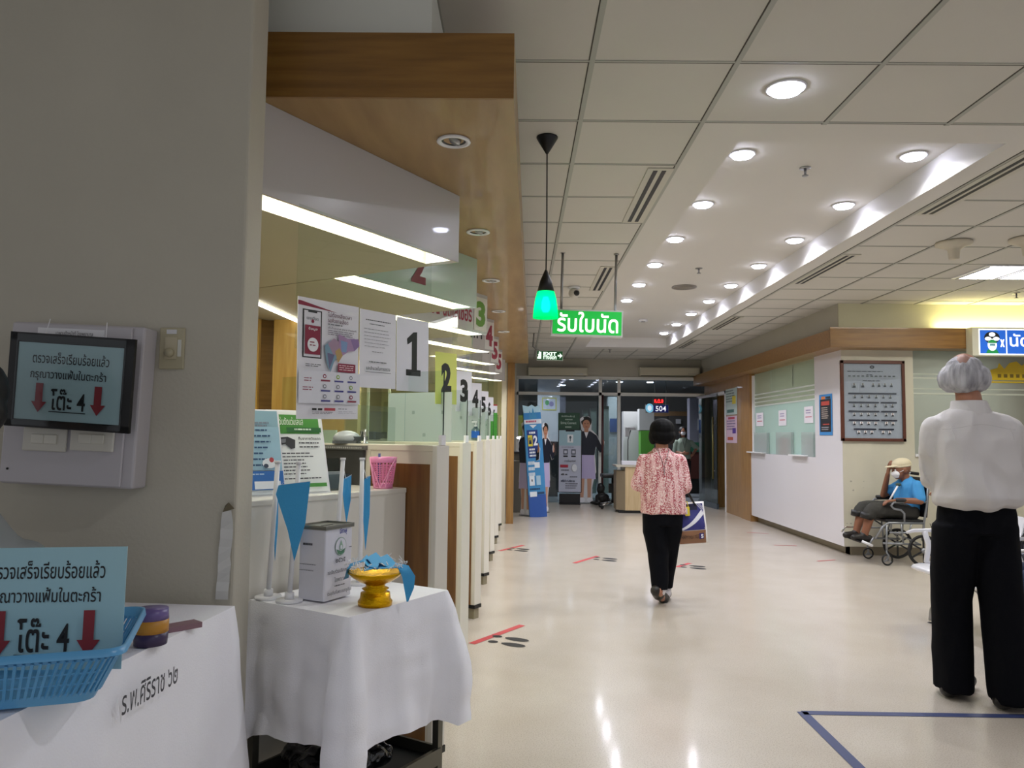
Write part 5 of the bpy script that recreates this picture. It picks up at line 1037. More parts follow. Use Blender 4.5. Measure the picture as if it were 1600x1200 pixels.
for s_ in (-1, 1): b.chain([V(.155*s_, -.02, .93), V(.19*s_, .0, .74), V(.11*s_, .14, .705)], [.06, .056, .045])
b.build('top', mat('#cfc4a0', .8), o, .009, 3, folds(.007, (7, 7, 4), 1))
b = Blob(); b.cap((-.08, 0, .51), (.08, 0, .51), .11, .11)
for s_ in (-1, 1): b.chain([V(.09*s_, .0, .52), V(.11*s_, .38, .53), V(.105*s_, .30, .12)], [.105, .078, .062])
b.build('jeans', mat('#1c2a48', .85), o, .009, 3, folds(.006, (7, 7, 3), 8)); shoes('shoe', BLACK, o, ((V(.10, .30, .09), V(.11, .43, .04), .038), (V(-.10, .30, .09), V(-.11, .43, .04), .038)))
b = Blob(); f = lambda c, r: b.mb.ball(c, r, DARK, Mh); f((0, -.02, .03), (.088, .098, .085)); f((0, -.05, -.02), (.085, .06, .06)); b.build('hair', BLACK, o, .008, 3); eyes(Mh, o)
# --- person at the left edge of the photo, beyond the left table
o = thing('person', 'dark-haired person in grey cut off by the left edge beside the framed sign', 'person', (-1.262, 1.73, 0), R(35))
b = Blob(); hc = V(0, .02, 1.36); Mh = headm(hc, R(0), R(0)); head(b, Mh, .95); b.cap(hc+V(0, -.02, -.05), (0, -.03, 1.2), .045, .05); b.rings([(0, -.03, .8, .12, .08), (0, -.03, 1.0, .12, .08), (0, -.03, 1.02, .11, .07), (0, -.03, 1.14, .045, .045)])
for s_ in (-1, 1):
    b.chain([V(.06*s_, 0, .78), V(.07*s_, 0, .42), V(.07*s_, 0, .09)], [.07, .05, .036]); foot(b, V(.07*s_, 0, .09), (.07*s_, .13, .03), .03); b.chain([V(.115*s_, -.03, .97), V(.15*s_, -.04, .80), V(.13*s_, .05, .62)], [.038, .034, .026]); hand(b, V(.14*s_, .055, .61), V(0, .2, -1), V(-s_, 0, 0), s_, .5)
b.build('body', SKIN, o, .008, 3); b = Blob(); b.rings([(0, -.02, .72, .16, .12), (0, -.02, .95, .15, .115), (0, -.02, 1.02, .15, .105), (0, -.03, 1.07, .11, .08), (0, -.03, 1.15, .055, .05)], 24)
for s_ in (-1, 1): b.chain([V(.13*s_, -.03, .99), V(.155*s_, -.04, .82)], [.06, .052])
b.build('blouse', mat('#8d9292', .8), o, .01, 3); b = Blob(); b.rings([(0, 0, .68, .14, .11), (0, 0, .8, .14, .11)], 24)
for s_ in (-1, 1): b.rings([(.07*s_, 0, .06, .055, .07), (.07*s_, .01, .42, .065, .078), (.06*s_, 0, .74, .085, .10)], 20)
b.build('trousers', DARK, o, .01, 3); shoes('shoe', BLACK, o, ((V(.07, 0, .09), V(.07, .13, .04), .036), (V(-.07, 0, .09), V(-.07, .13, .04), .036)))
b = Blob(); f = lambda c, r: b.mb.ball(c, r, DARK, Mh); f((0, -.01, .03), (.09, .1, .087)); f((0, -.04, -.02), (.088, .075, .07)); b.build('hair', BLACK, o, .008, 3); eyes(Mh, o, .95)
# --- staff member beyond the glass
q = P(1070, 770, y=17.2); ys = 17.2; o = thing('person', 'staff member in pale green top with dark headscarf and white mask beyond the doorway', 'person', (P(1068, 700, y=ys).x, ys, 0), R(180))
b = Blob(); hc = V(.02, .02, 1.44); Mh = headm(hc); head(b, Mh, .97); b.cap(hc+V(0, -.02, -.05), (0, -.01, 1.29), .05, .058); b.rings([(0, 0, .85, .13, .09), (0, 0, 1.1, .13, .09), (0, 0, 1.22, .15, .085), (0, 0, 1.29, .07, .06)])
b.chain([V(.16, 0, 1.21), V(.18, -.02, 1.0), V(.06, .14, .96)], [.045, .038, .026]); hand(b, V(.05, .145, .96), V(-1, .2, 0), V(0, -1, 0), 1, .6); b.chain([V(-.16, 0, 1.21), V(-.30, -.04, 1.08), V(-.19, .05, .93)], [.045, .038, .026]); hand(b, V(-.18, .055, .92), V(.8, -.1, -.4), V(0, -1, 0), -1, .6)
for s_ in (-1, 1): b.chain([V(.08*s_, 0, .80), V(.08*s_, .01, .45), V(.08*s_, 0, .09)], [.08, .055, .038]); foot(b, V(.08*s_, 0, .09), (.09*s_, .13, .03), .03)
b.build('body', SKIN, o, .009, 3); b = Blob(); b.rings([(0, 0, .84, .165, .12), (0, 0, 1.0, .155, .115), (0, 0, 1.2, .165, .1), (0, 0, 1.27, .11, .08), (0, 0, 1.31, .06, .06)], 26, 2.2)
b.chain([V(.155, 0, 1.2), V(.185, -.02, 1.02)], [.06, .055]); b.chain([V(-.155, 0, 1.2), V(-.30, -.04, 1.08)], [.06, .052]); b.build('tunic', mat('#93a394', .8), o, .01, 3, folds(.008, (7, 7, 4), 1))
b = Blob(); b.rings([(0, 0, .78, .15, .11), (0, 0, .88, .15, .11)], 26)
for s_ in (-1, 1): b.rings([(.08*s_, 0, .06, .06, .075), (.08*s_, .01, .45, .07, .08), (.08*s_, 0, .8, .09, .11)], 20)
b.build('trousers', mat('#201318', .85), o, .01, 3); shoes('shoe', BLACK, o, ((V(.08, 0, .09), V(.09, .13, .04), .036), (V(-.08, 0, .09), V(-.09, .13, .04), .036)))
b = Blob(); f = lambda c, r: b.mb.ball(c, r, DARK, Mh); f((0, -.02, .03), (.09, .098, .088)); f((0, -.045, -.03), (.095, .07, .075)); f((-.06, .0, -.08), (.03, .04, .06)); f((.06, .0, -.08), (.03, .04, .06)); b.build('headscarf', DARK, o, .008, 3)
b = Blob(); f = lambda c, r: b.mb.ball(c, r, DARK, Mh); f((0, .062, -.036), (.056, .048, .044)); b.build('face_mask', mat('#e9e9ee', .7), o, .007, 2); m = MB(); m.tube([(-.05, .08, 1.28), (.0, .125, 1.08), (.05, .08, 1.28)], .006, DARK, 8); m.build('lanyard', o); eyes(Mh, o, .97)
# ------------------------------------------------------------------ floor markings
def foot_print(mb, M, m):
    mb.add([M @ Vector((.038*math.cos(a)*(1+.12*math.sin(a)), .085*math.sin(a)+.045, 0)) for a in [2*PI*k/20 for k in range(20)]], [tuple(range(20))], m)
    mb.add([M @ Vector((.028*math.cos(a), .034*math.sin(a)-.10, 0)) for a in [2*PI*k/16 for k in range(16)]], [tuple(range(16))], m)
def quadline(name, label, a, b, w_, col, cat='tape'):
    a = Vector((a.x, a.y, 0)); b = Vector((b.x, b.y, 0)); d = (b-a).normalized(); n = V(-d.y, d.x, 0)*w_/2
    m = MB(); m.add([a-n+V(0, 0, .0015), b-n+V(0, 0, .0015), b+n+V(0, 0, .0015), a+n+V(0, 0, .0015)], [(0, 1, 2, 3)], mat(col, .5)); m.add([a-n, b-n, b+n, a+n], [(3, 2, 1, 0)], mat(col, .5)); return tag(m.build(name), label, cat)
for (a, b, c_, lb) in (((737, 1006), (816, 977), (795, 1002), 'nearest the camera'), ((897, 880), (934, 869), (946, 874), 'in the middle of the hall left of the walking woman'), ((780, 861), (818, 852), (810, 859), 'beside the counters farther down'), ((1058, 886), (1078, 880), (1083, 886), 'just right of the walking woman')):
    pa, pb = P(*a, z=0), P(*b, z=0); quadline('floor_tape', 'red tape line '+lb, pa, pb, .05, '#c0464a')
    pc = P(*c_, z=0); o = thing('footprint_marking', 'pair of black footprint stickers '+lb, 'floor marking', (pc.x, pc.y, 0), R(-90)); o.rotation_euler = (0, 0, R(62)+PI)
    for s_ in (-1, 1):
        m = MB(); foot_print(m, Matrix.Translation((.062*s_, .02*s_, .002)) @ Matrix.Rotation(R(0), 4, 'Z'), mat('#1c1c1e', .5)); m.build('footprint', o)
for a, b, lb in (((1167, 832), (1201, 834), 'second red dash along the right wall, middle of three'), ((1209, 852), (1245, 853), 'red dash on the floor along the right wall, longest of the three'), ((1277, 877), (1305, 875), 'red dash on the floor nearest the wheelchair')):
    quadline('floor_tape', lb.replace('second red dash', 'red dash'), P(*a, z=0), P(*b, z=0), .03, '#c0565a')
ca = P(1254, 1114, z=0); quadline('floor_tape', 'long dark blue tape line across the floor at the standing man\'s heels', ca, ca+V(1.9, 0, 0), .05, '#34406c'); quadline('floor_tape', 'dark blue tape line running toward the camera at lower right', ca+V(.002, .014, 0), V(ca.x, 2.2, 0), .05, '#34406c')
quadline('floor_tape', 'yellow tape patch at the doorway threshold', V(3.15, YF-.3, 0), V(3.6, YF-.3, 0), .12, '#b5b33c')
# ------------------------------------------------------------------ right wall notices
# framed staff board
a = P(1315, 689, y=8.77); b_ = P(1413, 564, y=8.77); fw = b_.x-a.x; fh = b_.z-a.z
o = thing('picture_frame', 'large brown-framed staff photo board on the cream wall above the wheelchair', 'picture frame', ((a.x+b_.x)/2, 8.795, a.z)); FB = mat('#5a2f1e', .35)
m = MB()
for p_, q_ in (((-fw/2, 0), (fw/2, .035)), ((-fw/2, fh-.035), (fw/2, fh)), ((-fw/2, 0), (-fw/2+.035, fh)), ((fw/2-.035, 0), (fw/2, fh))): m.box((p_[0], -.035, p_[1]), (q_[0], 0, q_[1]), FB, bev=.004)
m.build('frame', o)
it = [('e', .5, .05, .04, .022, '#4a4a50'), ('e', .5, .05, .02, .01, '#a9a9b6'), ('l', .08, .105, .8, 1, .02, '#3a3a44', .009), ('l', .4, .15, .12, 1, .02, '#5a5a64', .008)]
for k in range(11): it += [('r', .09+.075*k, .165, .045, .03, '#77777f'), ('r', .09+.075*k, .18, .045, .022, '#dcdce6')]
it += [('l', .33, .23, .3, 1, .02, '#3a3a44', .008)]
def ph(x, y, s_=1): return [('r', x, y, .05*s_, .035*s_, '#e4e4ea'), ('e', x+.025*s_, y+.012*s_, .009*s_, .010*s_, '#8b6a5c'), ('p', [(x+.004, y+.045*s_), (x+.01*s_, y+.024*s_), (x+.04*s_, y+.024*s_), (x+.05*s_-.004, y+.045*s_)][::-1], '#23232a')]
for x_, s_ in ((.15, 1.4), (.3, 1.3), (.48, 1.1), (.58, 1.1), (.68, 1.1), (.79, 1.1)): it += ph(x_, .265, s_)
for r_, cols in enumerate(((.17, .29, .41, .53, .65, .77), (.15, .27, .39, .51, .69, .80), (.15, .27, .39, .51, .69, .80), (.15, .27, .39, .51, .69, .80), (.22, .33, .44, .63, .74))):
    y = .395+.118*r_
    it += [('r', .08, y, .82, .019, '#15152c')] if r_ == 0 else ([('r', .08, y, .52, .019, '#15152c'), ('r', .63, y, .27, .019, '#15152c')] if r_ < 4 else [('r', .16, y, .38, .019, '#15152c'), ('r', .58, y, .26, .019, '#15152c')])
    for x_ in cols: it += ph(x_, y+.028)
sheet('photo_chart', None, None, (0, -.012, .03), 0, fw-.06, fh-.06, it, '#dedcec', .002, parent=o)
m = MB(); m.box((-fw/2+.03, -.03, .03), (fw/2-.03, -.0285, fh-.03), glass('#eef2f2', .3)); m.build('glass_cover', o)
# notices on the oblique wall (face -x)
def wallp(name, label, u0, u1, v0, v1, items, base, x=RXW-.0, cat='notice'):
    p0 = P(u0, v1, x=x-.004); p1 = P(u1, v1, x=x-.004); zt = P((u0+u1)/2, v0, x=x-.004).z; zb = P((u0+u1)/2, v1, x=x-.004).z
    return sheet(name, label, cat, (x-.004, (p0.y+p1.y)/2, zb), R(-90), abs(p0.y-p1.y), zt-zb, items, base, .003)
wallp('notice_sheet', 'blue and black warning notice on the white column', 1281, 1301, 616, 680, [('r', .18, .05, .3, .07, '#d07a3c'), ('r', .08, .12, .84, .8, '#1f1f26'), ('r', .18, .17, .64, .1, '#b4473c'), ('l', .2, .32, .6, 6, .05, '#c9b8ac', .02), ('r', .3, .72, .5, .03, '#b4473c'), ('l', .2, .8, .6, 2, .05, '#a9a9b2', .02), ('r', .55, .06, .35, .05, '#2a2a30')], '#3d86c6')
for u0, u1, v0, v1, lb in ((1182, 1193, 645, 666, 'small white notice on the booth glass, farthest of three'), (1217, 1229, 641, 665, 'small white notice on the booth glass, middle of three'), (1257, 1271, 635, 661, 'small white notice on the booth glass, nearest of three')):
    wallp('glass_notice', lb, u0, u1, v0, v1, [('l', .2, .2, .6, 2, .15, '#8a7fb0', .06), ('r', .15, .6, .7, .06, '#c06a7a')], '#e6e2ea', RXW+.048)
wallp('wall_poster', 'upper poster with yellow note on the wooden wall beside the door', 1134, 1152, 607, 648, [('l', .08, .06, .8, 5, .1, '#6a7a7a', .05), ('r', .6, .3, .3, .3, '#d8c83c'), ('r', .15, .8, .6, .12, '#46706c')], '#b8c8c6', RXW)
wallp('wall_poster', 'lower pink and purple poster on the wooden wall beside the door', 1135, 1152, 650, 692, [('r', .2, .04, .6, .08, '#b8405c'), ('l', .08, .16, .8, 4, .1, '#8a7aa0', .05), ('r', .6, .45, .3, .2, '#5c3c9c'), ('r', .15, .78, .5, .12, '#c05a3c')], '#d8bcd0', RXW)
# acrylic holders and counter edges at the booth windows
for u0, u1, v0, v1, lb in ((1180, 1200, 676, 705, 'clear leaflet box at the far booth window'), (1214, 1238, 675, 708, 'clear leaflet box with reddish leaflets at the middle booth window'), (1254, 1273, 675, 710, 'clear leaflet box at the near booth window')):
    p0 = P(u0, v1, x=RXW+.02); p1 = P(u1, v1, x=RXW+.02); zt = P(u1, v0, x=RXW+.02).z; yc = (p0.y+p1.y)/2; hw = abs(p0.y-p1.y)/2; o = thing('leaflet_box', lb, 'holder', (RXW+.02, yc, 1.08))
    m = MB(); hh = zt-1.08
    m.box((-.015, -hw, 0), (-.012, hw, hh), frosted('#dfe6e6', .6)); m.box((.02, -hw, 0), (.023, hw, hh), frosted('#dfe6e6', .6)); m.box((-.015, -hw, 0), (.023, -hw+.003, hh), frosted('#dfe6e6', .6)); m.box((-.015, hw-.003, 0), (.023, hw, hh), frosted('#dfe6e6', .6)); m.build('box', o)
    m = MB(); m.box((-.008, -hw*.6, .0), (.012, hw*.6, hh*.75), mat('#b89a9a' if 'reddish' in lb else '#b9b9bc', .6)); m.build('leaflets', o)
for u0, u1, lb in ((1172, 1196, 'thin white ledge below the far booth window'), (1238, 1262, 'thin white ledge below the near booth window')):
    p0 = P(u0, 707, x=RXW); p1 = P(u1, 707, x=RXW); m = MB(); m.box((RXW-.06, min(p0.y, p1.y), 1.082), (RXW+.045, max(p0.y, p1.y), 1.098), WHITE, bev=.003); tag(m.build('window_ledge'), lb, 'ledge')
# scuffs on the cream wall
m = MB(); rnd = random.Random(2)
for i in range(7):
    p_ = P(rnd.uniform(1318, 1350), rnd.choice((762, 764, 766, 752, 818, 830)), y=8.798); r_ = rnd.uniform(.004, .014); m.add([(p_.x+r_*math.cos(k*PI/4)*rnd.uniform(.6, 1.3), 8.794, p_.z+r_*.8*math.sin(k*PI/4)) for k in range(8)], [tuple(range(8))], mat('#aaa696', .8))
tag(m.build('wall_scuffs'), 'grey scuff marks on the cream wall behind the wheelchair', 'scuff', kind='stuff')
# blue sign on the band
a = P(1530, 554, y=8.42); zt = P(1530, 514, y=8.42).z; sh_ = zt-a.z; sw = 1.5
o = thing('clinic_sign', 'lit blue sign with a patient emblem and white Thai letters at the right edge', 'sign', (a.x, 8.54, a.z)); SB = mat('#1f5fc8', .4, emit=.45); SW_ = mat('#f2f6ff', .5, emit=.8); SG = mat('#1f8f48', .5, emit=.25); SK = mat('#14181c', .5)
m = MB(); m.box((-.07, -.12, -.01), (sw, 0, sh_+.02), mat('#d3d1c0', .5)); m.build('housing', o); m = MB(); m.box((0, -.125, .0), (sw-.01, -.12, sh_), SW_); m.box((.01, -.128, .012), (.29, -.125, sh_-.012), SB); m.box((.305, -.128, .012), (sw-.02, -.125, sh_-.012), SB); m.build('face_panel', o)
def disc(m, x, z, rx, rz, y, mm): m.add([(x+rx*math.cos(k*PI/12), y, z+rz*math.sin(k*PI/12)) for k in range(24)], [tuple(range(24))], mm)
m = MB(); k_ = sh_/.3; disc(m, .14, .20*k_, .085, .07*k_, -.129, SK); disc(m, .14, .115*k_, .05, .07*k_, -.130, SW_); disc(m, .14, .235*k_, .035, .025*k_, -.131, SW_); disc(m, .095, .185*k_, .035, .022*k_, -.131, SW_); disc(m, .185, .185*k_, .035, .022*k_, -.131, SW_)
m.add([(.07, -.1295, .015), (.21, -.1295, .015), (.19, -.1295, .06*k_), (.09, -.1295, .06*k_)], [(0, 1, 2, 3)], SG); m.add([(.11, -.132, .10*k_), (.17, -.132, .10*k_), (.17, -.132, .13*k_), (.11, -.132, .13*k_)], [(0, 1, 2, 3)], mat('#7fb4c8', .5)); m.add([(.09, -.1305, .135*k_), (.19, -.1305, .135*k_), (.17, -.1305, .175*k_), (.11, -.1305, .175*k_)], [(0, 1, 2, 3)], SG)
m.text('x', .225, .09*k_, .05, .09*k_, SW_, -.131, .04); m.build('emblem', o)
m = MB(); m.text('นัดหมายผู้ป่วย', .33, .05*k_, 1.1, .21*k_, SW_, -.131, .015); m.build('lettering', o)
# yellow skyline emblem on the right glass
yy = 8.838; m = MB(); YL = mat('#d3b41e', .5); a = P(1548, 594, y=yy); prof = [(0, 0), (0, .12), (.08, .14), (.1, .2), (.16, .13), (.22, .2), (.3, .22), (.36, .17), (.42, .22), (.43, .36), (.47, .36), (.48, .2), (.8, .2), (.9, .1), (.9, 0)]
for i in range(len(prof)-1):
    (x0, z0), (x1, z1) = prof[i], prof[i+1]
    if x1 > x0: m.add([(a.x+x0, yy, a.z), (a.x+x1, yy, a.z), (a.x+x1, yy, a.z+z1), (a.x+x0, yy, a.z+z0)], [(0, 1, 2, 3)], YL)
m.add([(a.x, yy, a.z-.03), (a.x+.9, yy, a.z-.03), (a.x+.9, yy, a.z-.012), (a.x, yy, a.z-.012)], [(0, 1, 2, 3)], YL)
for k in range(9): m.box((a.x+.08+.07*k, yy-.002, a.z+.03), (a.x+.12+.07*k, yy-.001, a.z+.07), mat('#7a651a', .5))
tag(m.build('glass_emblem'), 'yellow building silhouette emblem stuck on the right glass', 'emblem')
# warm cove light lying on the wooden band
o = thing('cove_light', 'hidden warm tube light on top of the right wooden band', 'light', (7.0, 8.64, 2.532)); m = MB(); m.box((-2.3, -.02, 0), (2.3, .02, .012), mat('#fff3b0', .5, emit=4)); m.build('tube', o); area('lamp', (0, 0, .04), 4.6, .05, 17, (1, .92, .45), (PI, 0, 0), parent=o)
area('lamp', (5.0, 10.5, 2.33), .8, 2.5, 24, (.9, 1, .97)); area('lamp', (7.2, 10.5, 2.33), 1.5, 2.5, 8, (1, .97, .8))  # unseen lamps added inside the booth to brighten its glass

# ------------------------------------------------------------------ standees, desk and stool at the end of the hall
NV = '#151b2c'; LAV = '#c3b8e0'
def nurse(name, label, u, y, ht, items_scale=1, base=None, rz=0):
    """flat printed cut-out of a nurse, about 1 cm thick on a foot"""
    o = thing(name, label, 'standee', (P(u, 700, y=y).x, y, 0), rz); s_ = ht/1.72
    m = MB()
    def pl(pts, yy_, mm, th=.0): m.add([(x*s_, yy_, z*s_) for x, z in pts], [tuple(range(len(pts)))], mm)
    def el(x, z, rx, rz_, yy_, mm): pl([(x+rx*math.cos(k*PI/12), z+rz_*math.sin(k*PI/12)) for k in range(24)], yy_, mm)
    sil = [(-.13, .02), (.13, .02), (.12, .3), (.17, .55), (.20, .62), (.17, 1.0), (.2, 1.12), (.27, 1.0), (.34, 1.02), (.36, 1.22), (.31, 1.28), (.29, 1.12), (.22, 1.33), (.14, 1.42), (.10, 1.45), (.11, 1.62), (.06, 1.71), (-.06, 1.71), (-.13, 1.64), (-.10, 1.46), (-.17, 1.40), (-.20, 1.25), (-.17, 1.0), (-.19, .6), (-.14, .5), (-.12, .3)]
    m.slab([(x*s_, z*s_) for x, z in sil], .002, .012, mat('#d8d8dc', .6))
    pl([(-.19, .48), (.19, .48), (.15, 1.0), (-.15, 1.0)], 0, ink(LAV)); pl([(-.17, .95), (.16, .95), (.19, 1.12), (.27, 1.0), (.34, 1.03), (.35, 1.16), (.30, 1.14), (.20, 1.34), (.08, 1.42), (-.08, 1.42), (-.18, 1.37), (-.19, 1.2)], -.001, ink(NV))
    pl([(-.05, 1.43), (.0, 1.28), (.05, 1.43)], -.002, ink('#e8e8ee')); pl([(.30, 1.14), (.35, 1.16), (.35, 1.24), (.33, 1.32), (.32, 1.32), (.31, 1.24)], -.001, ink('#b98468')); pl([(-.04, 1.40), (.04, 1.40), (.04, 1.5), (-.04, 1.5)], -.0025, ink('#b98468'))
    el(0, 1.61, .105, .10, -.003, ink('#14110f')); el(0, 1.55, .075, .095, -.004, ink('#b98468')); el(-.028, 1.57, .012, .007, -.005, ink('#231a16')); el(.028, 1.57, .012, .007, -.005, ink('#231a16')); el(0, 1.505, .022, .007, -.005, ink('#9a3c3c')); pl([(-.12, 1.6), (-.05, 1.66), (-.07, 1.71), (-.13, 1.66)], -.005, ink('#e8e8ee'))
    pl([(-.11, .12), (-.05, .12), (-.03, .49), (-.12, .49)], -.001, ink('#c99a80')); pl([(.03, .12), (.09, .12), (.11, .49), (.02, .49)], -.001, ink('#c99a80')); el(-.08, .07, .06, .05, -.002, ink('#e8e8ee')); el(.08, .07, .06, .05, -.002, ink('#e8e8ee'))
    m.build('printed_cutout', o); m = MB(); m.box((-.15*s_, -.02, 0), (.15*s_, .25, .012), mat('#6a6a6c', .5)); m.tube([(0, .01, .9*s_), (0, .23, .01)], .008, METAL, 8); m.build('foot', o); return o
# phone-shaped standee
ys = 14.95; xa, xb = P(872, 700, y=ys).x, P(909, 700, y=ys).x; zt = P(890, 672, y=ys).z; zb = P(890, 768, y=ys).z; pw = xb-xa; hh = zt-zb
o = thing('phone_standee', 'tall standee shaped like a smartphone on a black foot', 'standee', ((xa+xb)/2, ys, 0)); m = MB(); m.box((-pw/2, -.02, zb-.02), (pw/2, .02, zt+.01), DARK, bev=.01); m.build('frame', o)
sheet('screen_print', None, None, (0, -.021, zb-.005), 0, pw-.03, hh, [('r', 0, .0, 1, .25, '#9fc0cc'), ('r', .3, .0, .4, .02, '#15151a'), ('r', .38, .07, .26, .13, '#e9eef2'), ('e', .51, .115, .05, .025, '#4a5a64'), ('r', .49, .11, .04, .07, '#4a5a64'), ('l', .12, .27, .7, 1, .03, '#7a7a88', .01), ('r', .2, .31, .2, .085, '#5a5f6c'), ('r', .24, .33, .12, .045, '#c9ccda'), ('r', .56, .31, .2, .085, '#5a5f6c'), ('r', .60, .33, .12, .045, '#c9ccda'), ('r', .2, .41, .2, .025, '#1c1c24'), ('r', .56, .41, .2, .025, '#1c1c24'),
       ('t', 'ดาวน์โหลดทันที', .25, .48, .5, .035, '#2a2a34', .01), ('r', .06, .56, .36, .045, '#a8243c'), ('e', .68, .61, .13, .07, '#aab0ba'), ('e', .71, .61, .11, .06, '#dfe3ea'), ('l', .1, .64, .35, 1, .02, '#3a3a44', .015), ('t', '49', .1, .70, .14, .035, '#1c1c24', .03), ('l', .28, .71, .14, 1, .02, '#3a3a44', .015), ('l', .5, .75, .4, 1, .02, '#4a4a54', .012), ('t', 'ฟรีค่า+บริการ', .1, .8, .62, .04, '#1a2a4c', .03), ('l', .3, .86, .6, 3, .035, '#6a6a74', .012)], '#b9bed0', .002, parent=o)
m = MB(); m.box((-pw/2+.03, -.04, 0), (pw/2-.03, .04, zb-.04), BLACK); m.box((-pw/2+.03, -.12, 0), (pw/2-.03, .12, .02), BLACK); m.build('foot', o)
zg2 = P(888, 645, y=ys+.1).z; m = MB(); m.box((-pw/2, .03, zt-.05), (pw/2-.04, .05, zg2), mat('#1f4a34', .5), bev=.008); draw(m, pw-.1, zg2-zt, [('t', 'ยินดีต้อนรับ สู่', .1, .1, .7, .14, '#c9dcd0', .01), ('l', .3, .34, .4, 1, .1, '#a9bcb0', .06), ('t', 'Siriraj Connect', .05, .5, .85, .2, '#c9dcd0', .01), ('l', .3, .8, .4, 1, .1, '#a9bcb0', .08)], 0)
nb = [v for v in m.v]; m2 = MB(); m2.box((-pw/2, .03, zt-.05), (pw/2-.04, .05, zg2), mat('#1f4a34', .5), bev=.008); m2.build('green_panel', o)
m = MB(); draw(m, pw-.1, zg2-zt-.03, [('t', 'ยินดีต้อนรับ สู่', .1, .1, .7, .14, '#c9dcd0', .01), ('l', .3, .34, .4, 1, .1, '#a9bcb0', .06), ('t', 'Siriraj Connect', .05, .5, .85, .2, '#c9dcd0', .01), ('l', .3, .8, .4, 1, .1, '#a9bcb0', .08)], 0); m.v = [v+V(-.02, .03, zt+.01) for v in m.v]; m.build('panel_lettering', o)
nurse('nurse_standee', 'life-size cut-out of a nurse in dark jacket pointing up, right of the phone standee', 916, 15.12, P(917, 650, y=15.12).z)
# blue totem and its nurse
ys = 12.2; b0 = P(846, 808, z=0); ys = b0.y; xa, xb = P(829, 720, y=ys).x, P(856, 720, y=ys).x; zt = P(840, 633, y=ys).z; tw = xb-xa
o = thing('blue_totem', 'tall narrow blue sign standee with yellow and white 2', 'standee', (b0.x-.05, ys, 0), R(8)); o.rotation_euler = (0, R(-4.2), R(8))
m = MB(); m.box((-tw/2, -.03, 0), (tw/2, .06, zt-.12), mat('#2f7fc0', .4)); m.build('board', o); m = MB(); m.slab([(-tw/2, zt-.12), (tw/2, zt-.12), (tw/2-.02, zt), (tw*.2, zt-.03), (0, zt+.01), (-tw*.2, zt-.02), (-tw/2-.01, zt+.01)], -.03, .0, mat('#a9cfe2', .4)); m.build('crest', o)
m = MB(); draw(m, tw, zt-.005, [('r', 0, .14, 1, .86, '#3c8cc8'), ('r', 0, .8, 1, .2, '#2a56a8'), ('p', [(.3, .12), (.35, .04), (.45, .09), (.55, .02), (.65, .09), (.72, .05), (.75, .12)], '#3c8cc0'), ('r', 0, .125, 1, .04, '#d8dfea'), ('l', .1, .135, .8, 1, .03, '#b8405c', .016), ('p', [(.3, .175), (.5, .205), (.72, .175)], '#dfe8f0'), ('r', .12, .22, .62, .25, '#1c3a86'), ('l', .25, .235, .4, 1, .03, '#e8eef6', .018), ('r', .16, .265, .26, .10, '#e0d23c'), ('t', 'ผ', .2, .285, .16, .06, '#1c2a50', .02), ('t', '2', .47, .27, .24, .09, '#f2f6ff', .04), ('l', .2, .385, .45, 3, .028, '#e8eef6', .016),
     ('l', .08, .50, .5, 3, .05, '#cfe0f0', .03), ('r', .45, .51, .3, .05, '#dfe8f4'), ('r', .1, .63, .3, .085, '#dfe8f4'), ('r', .5, .63, .25, .085, '#a9cbe4'), ('r', .22, .66, .06, .02, '#2a2a34'), ('l', .1, .74, .6, 1, .03, '#1c3a66', .014), ('r', .08, .77, .4, .045, '#e4ecf6'), ('r', .52, .775, .4, .02, '#20406a')], .03)
m.build('print', o)
nurse('nurse_standee', 'cut-out of a nurse in pale dress left of the blue totem', 822, b0.y+.14, P(825, 657, y=b0.y+.14).z, rz=R(-48))
nurse('nurse_standee', 'cut-out of a nurse half hidden behind the right side of the blue totem', 852, b0.y+.66, P(855, 660, y=b0.y+.66).z, rz=R(58))
# grey reception desk with lamps
dy0 = 13.2; xl, xr = P(803, 720, y=dy0).x, P(836, 720, y=dy0).x; o = thing('reception_desk', 'dark grey reception desk with chrome rail left of the blue totem', 'desk', ((xl+xr)/2, dy0+.3, 0)); wd = (xr-xl)/2
m = MB(); m.slab([(-wd, 0), (wd*.6, 0), (wd, 1.0), (-wd, 1.0)], -.3, .5, mat('#6a665e', .5)); m.build('front', o); m = MB(); m.box((-wd, -.34, 1.0), (wd+.02, .5, 1.03), mat('#2a2a2c', .3)); m.build('desk_top', o); m = MB(); m.tube([(-wd, -.35, .88), (wd, -.35, .88)], .012, CHROME); m.build('rail', o)
for i, (u, lb) in enumerate(((801, 'white desk lamp at the left end of the grey desk'), (815, 'white desk lamp beside the nurse cut-out'))):
    q = P(u, 712, y=dy0+.2); o = thing('desk_lamp', lb, 'lamp', (max(q.x, xl+.05)+.02, dy0+.2, 1.03)); m = MB(); m.cyl((0, 0, 0), .05, .012, WHITE); m.tube([(0, 0, .01), (.0, 0, .15), (.03, 0, .23)], .008, WHITE, 8); m.build('stand', o); m = MB(); m.ball((.035, 0, .24), (.07, .05, .025), mat('#ffffff', .4, emit=1.5)); m.build('lamp_shade', o)
o = thing('equipment', 'white bottle-shaped device on the grey desk', 'device', (xl+.27, dy0+.1, 1.03)); m = MB(); m.lathe([(.001, 0), (.05, 0), (.05, .14), (.02, .2), (.02, .26), (.001, .27)], WHITE); m.build('body', o)
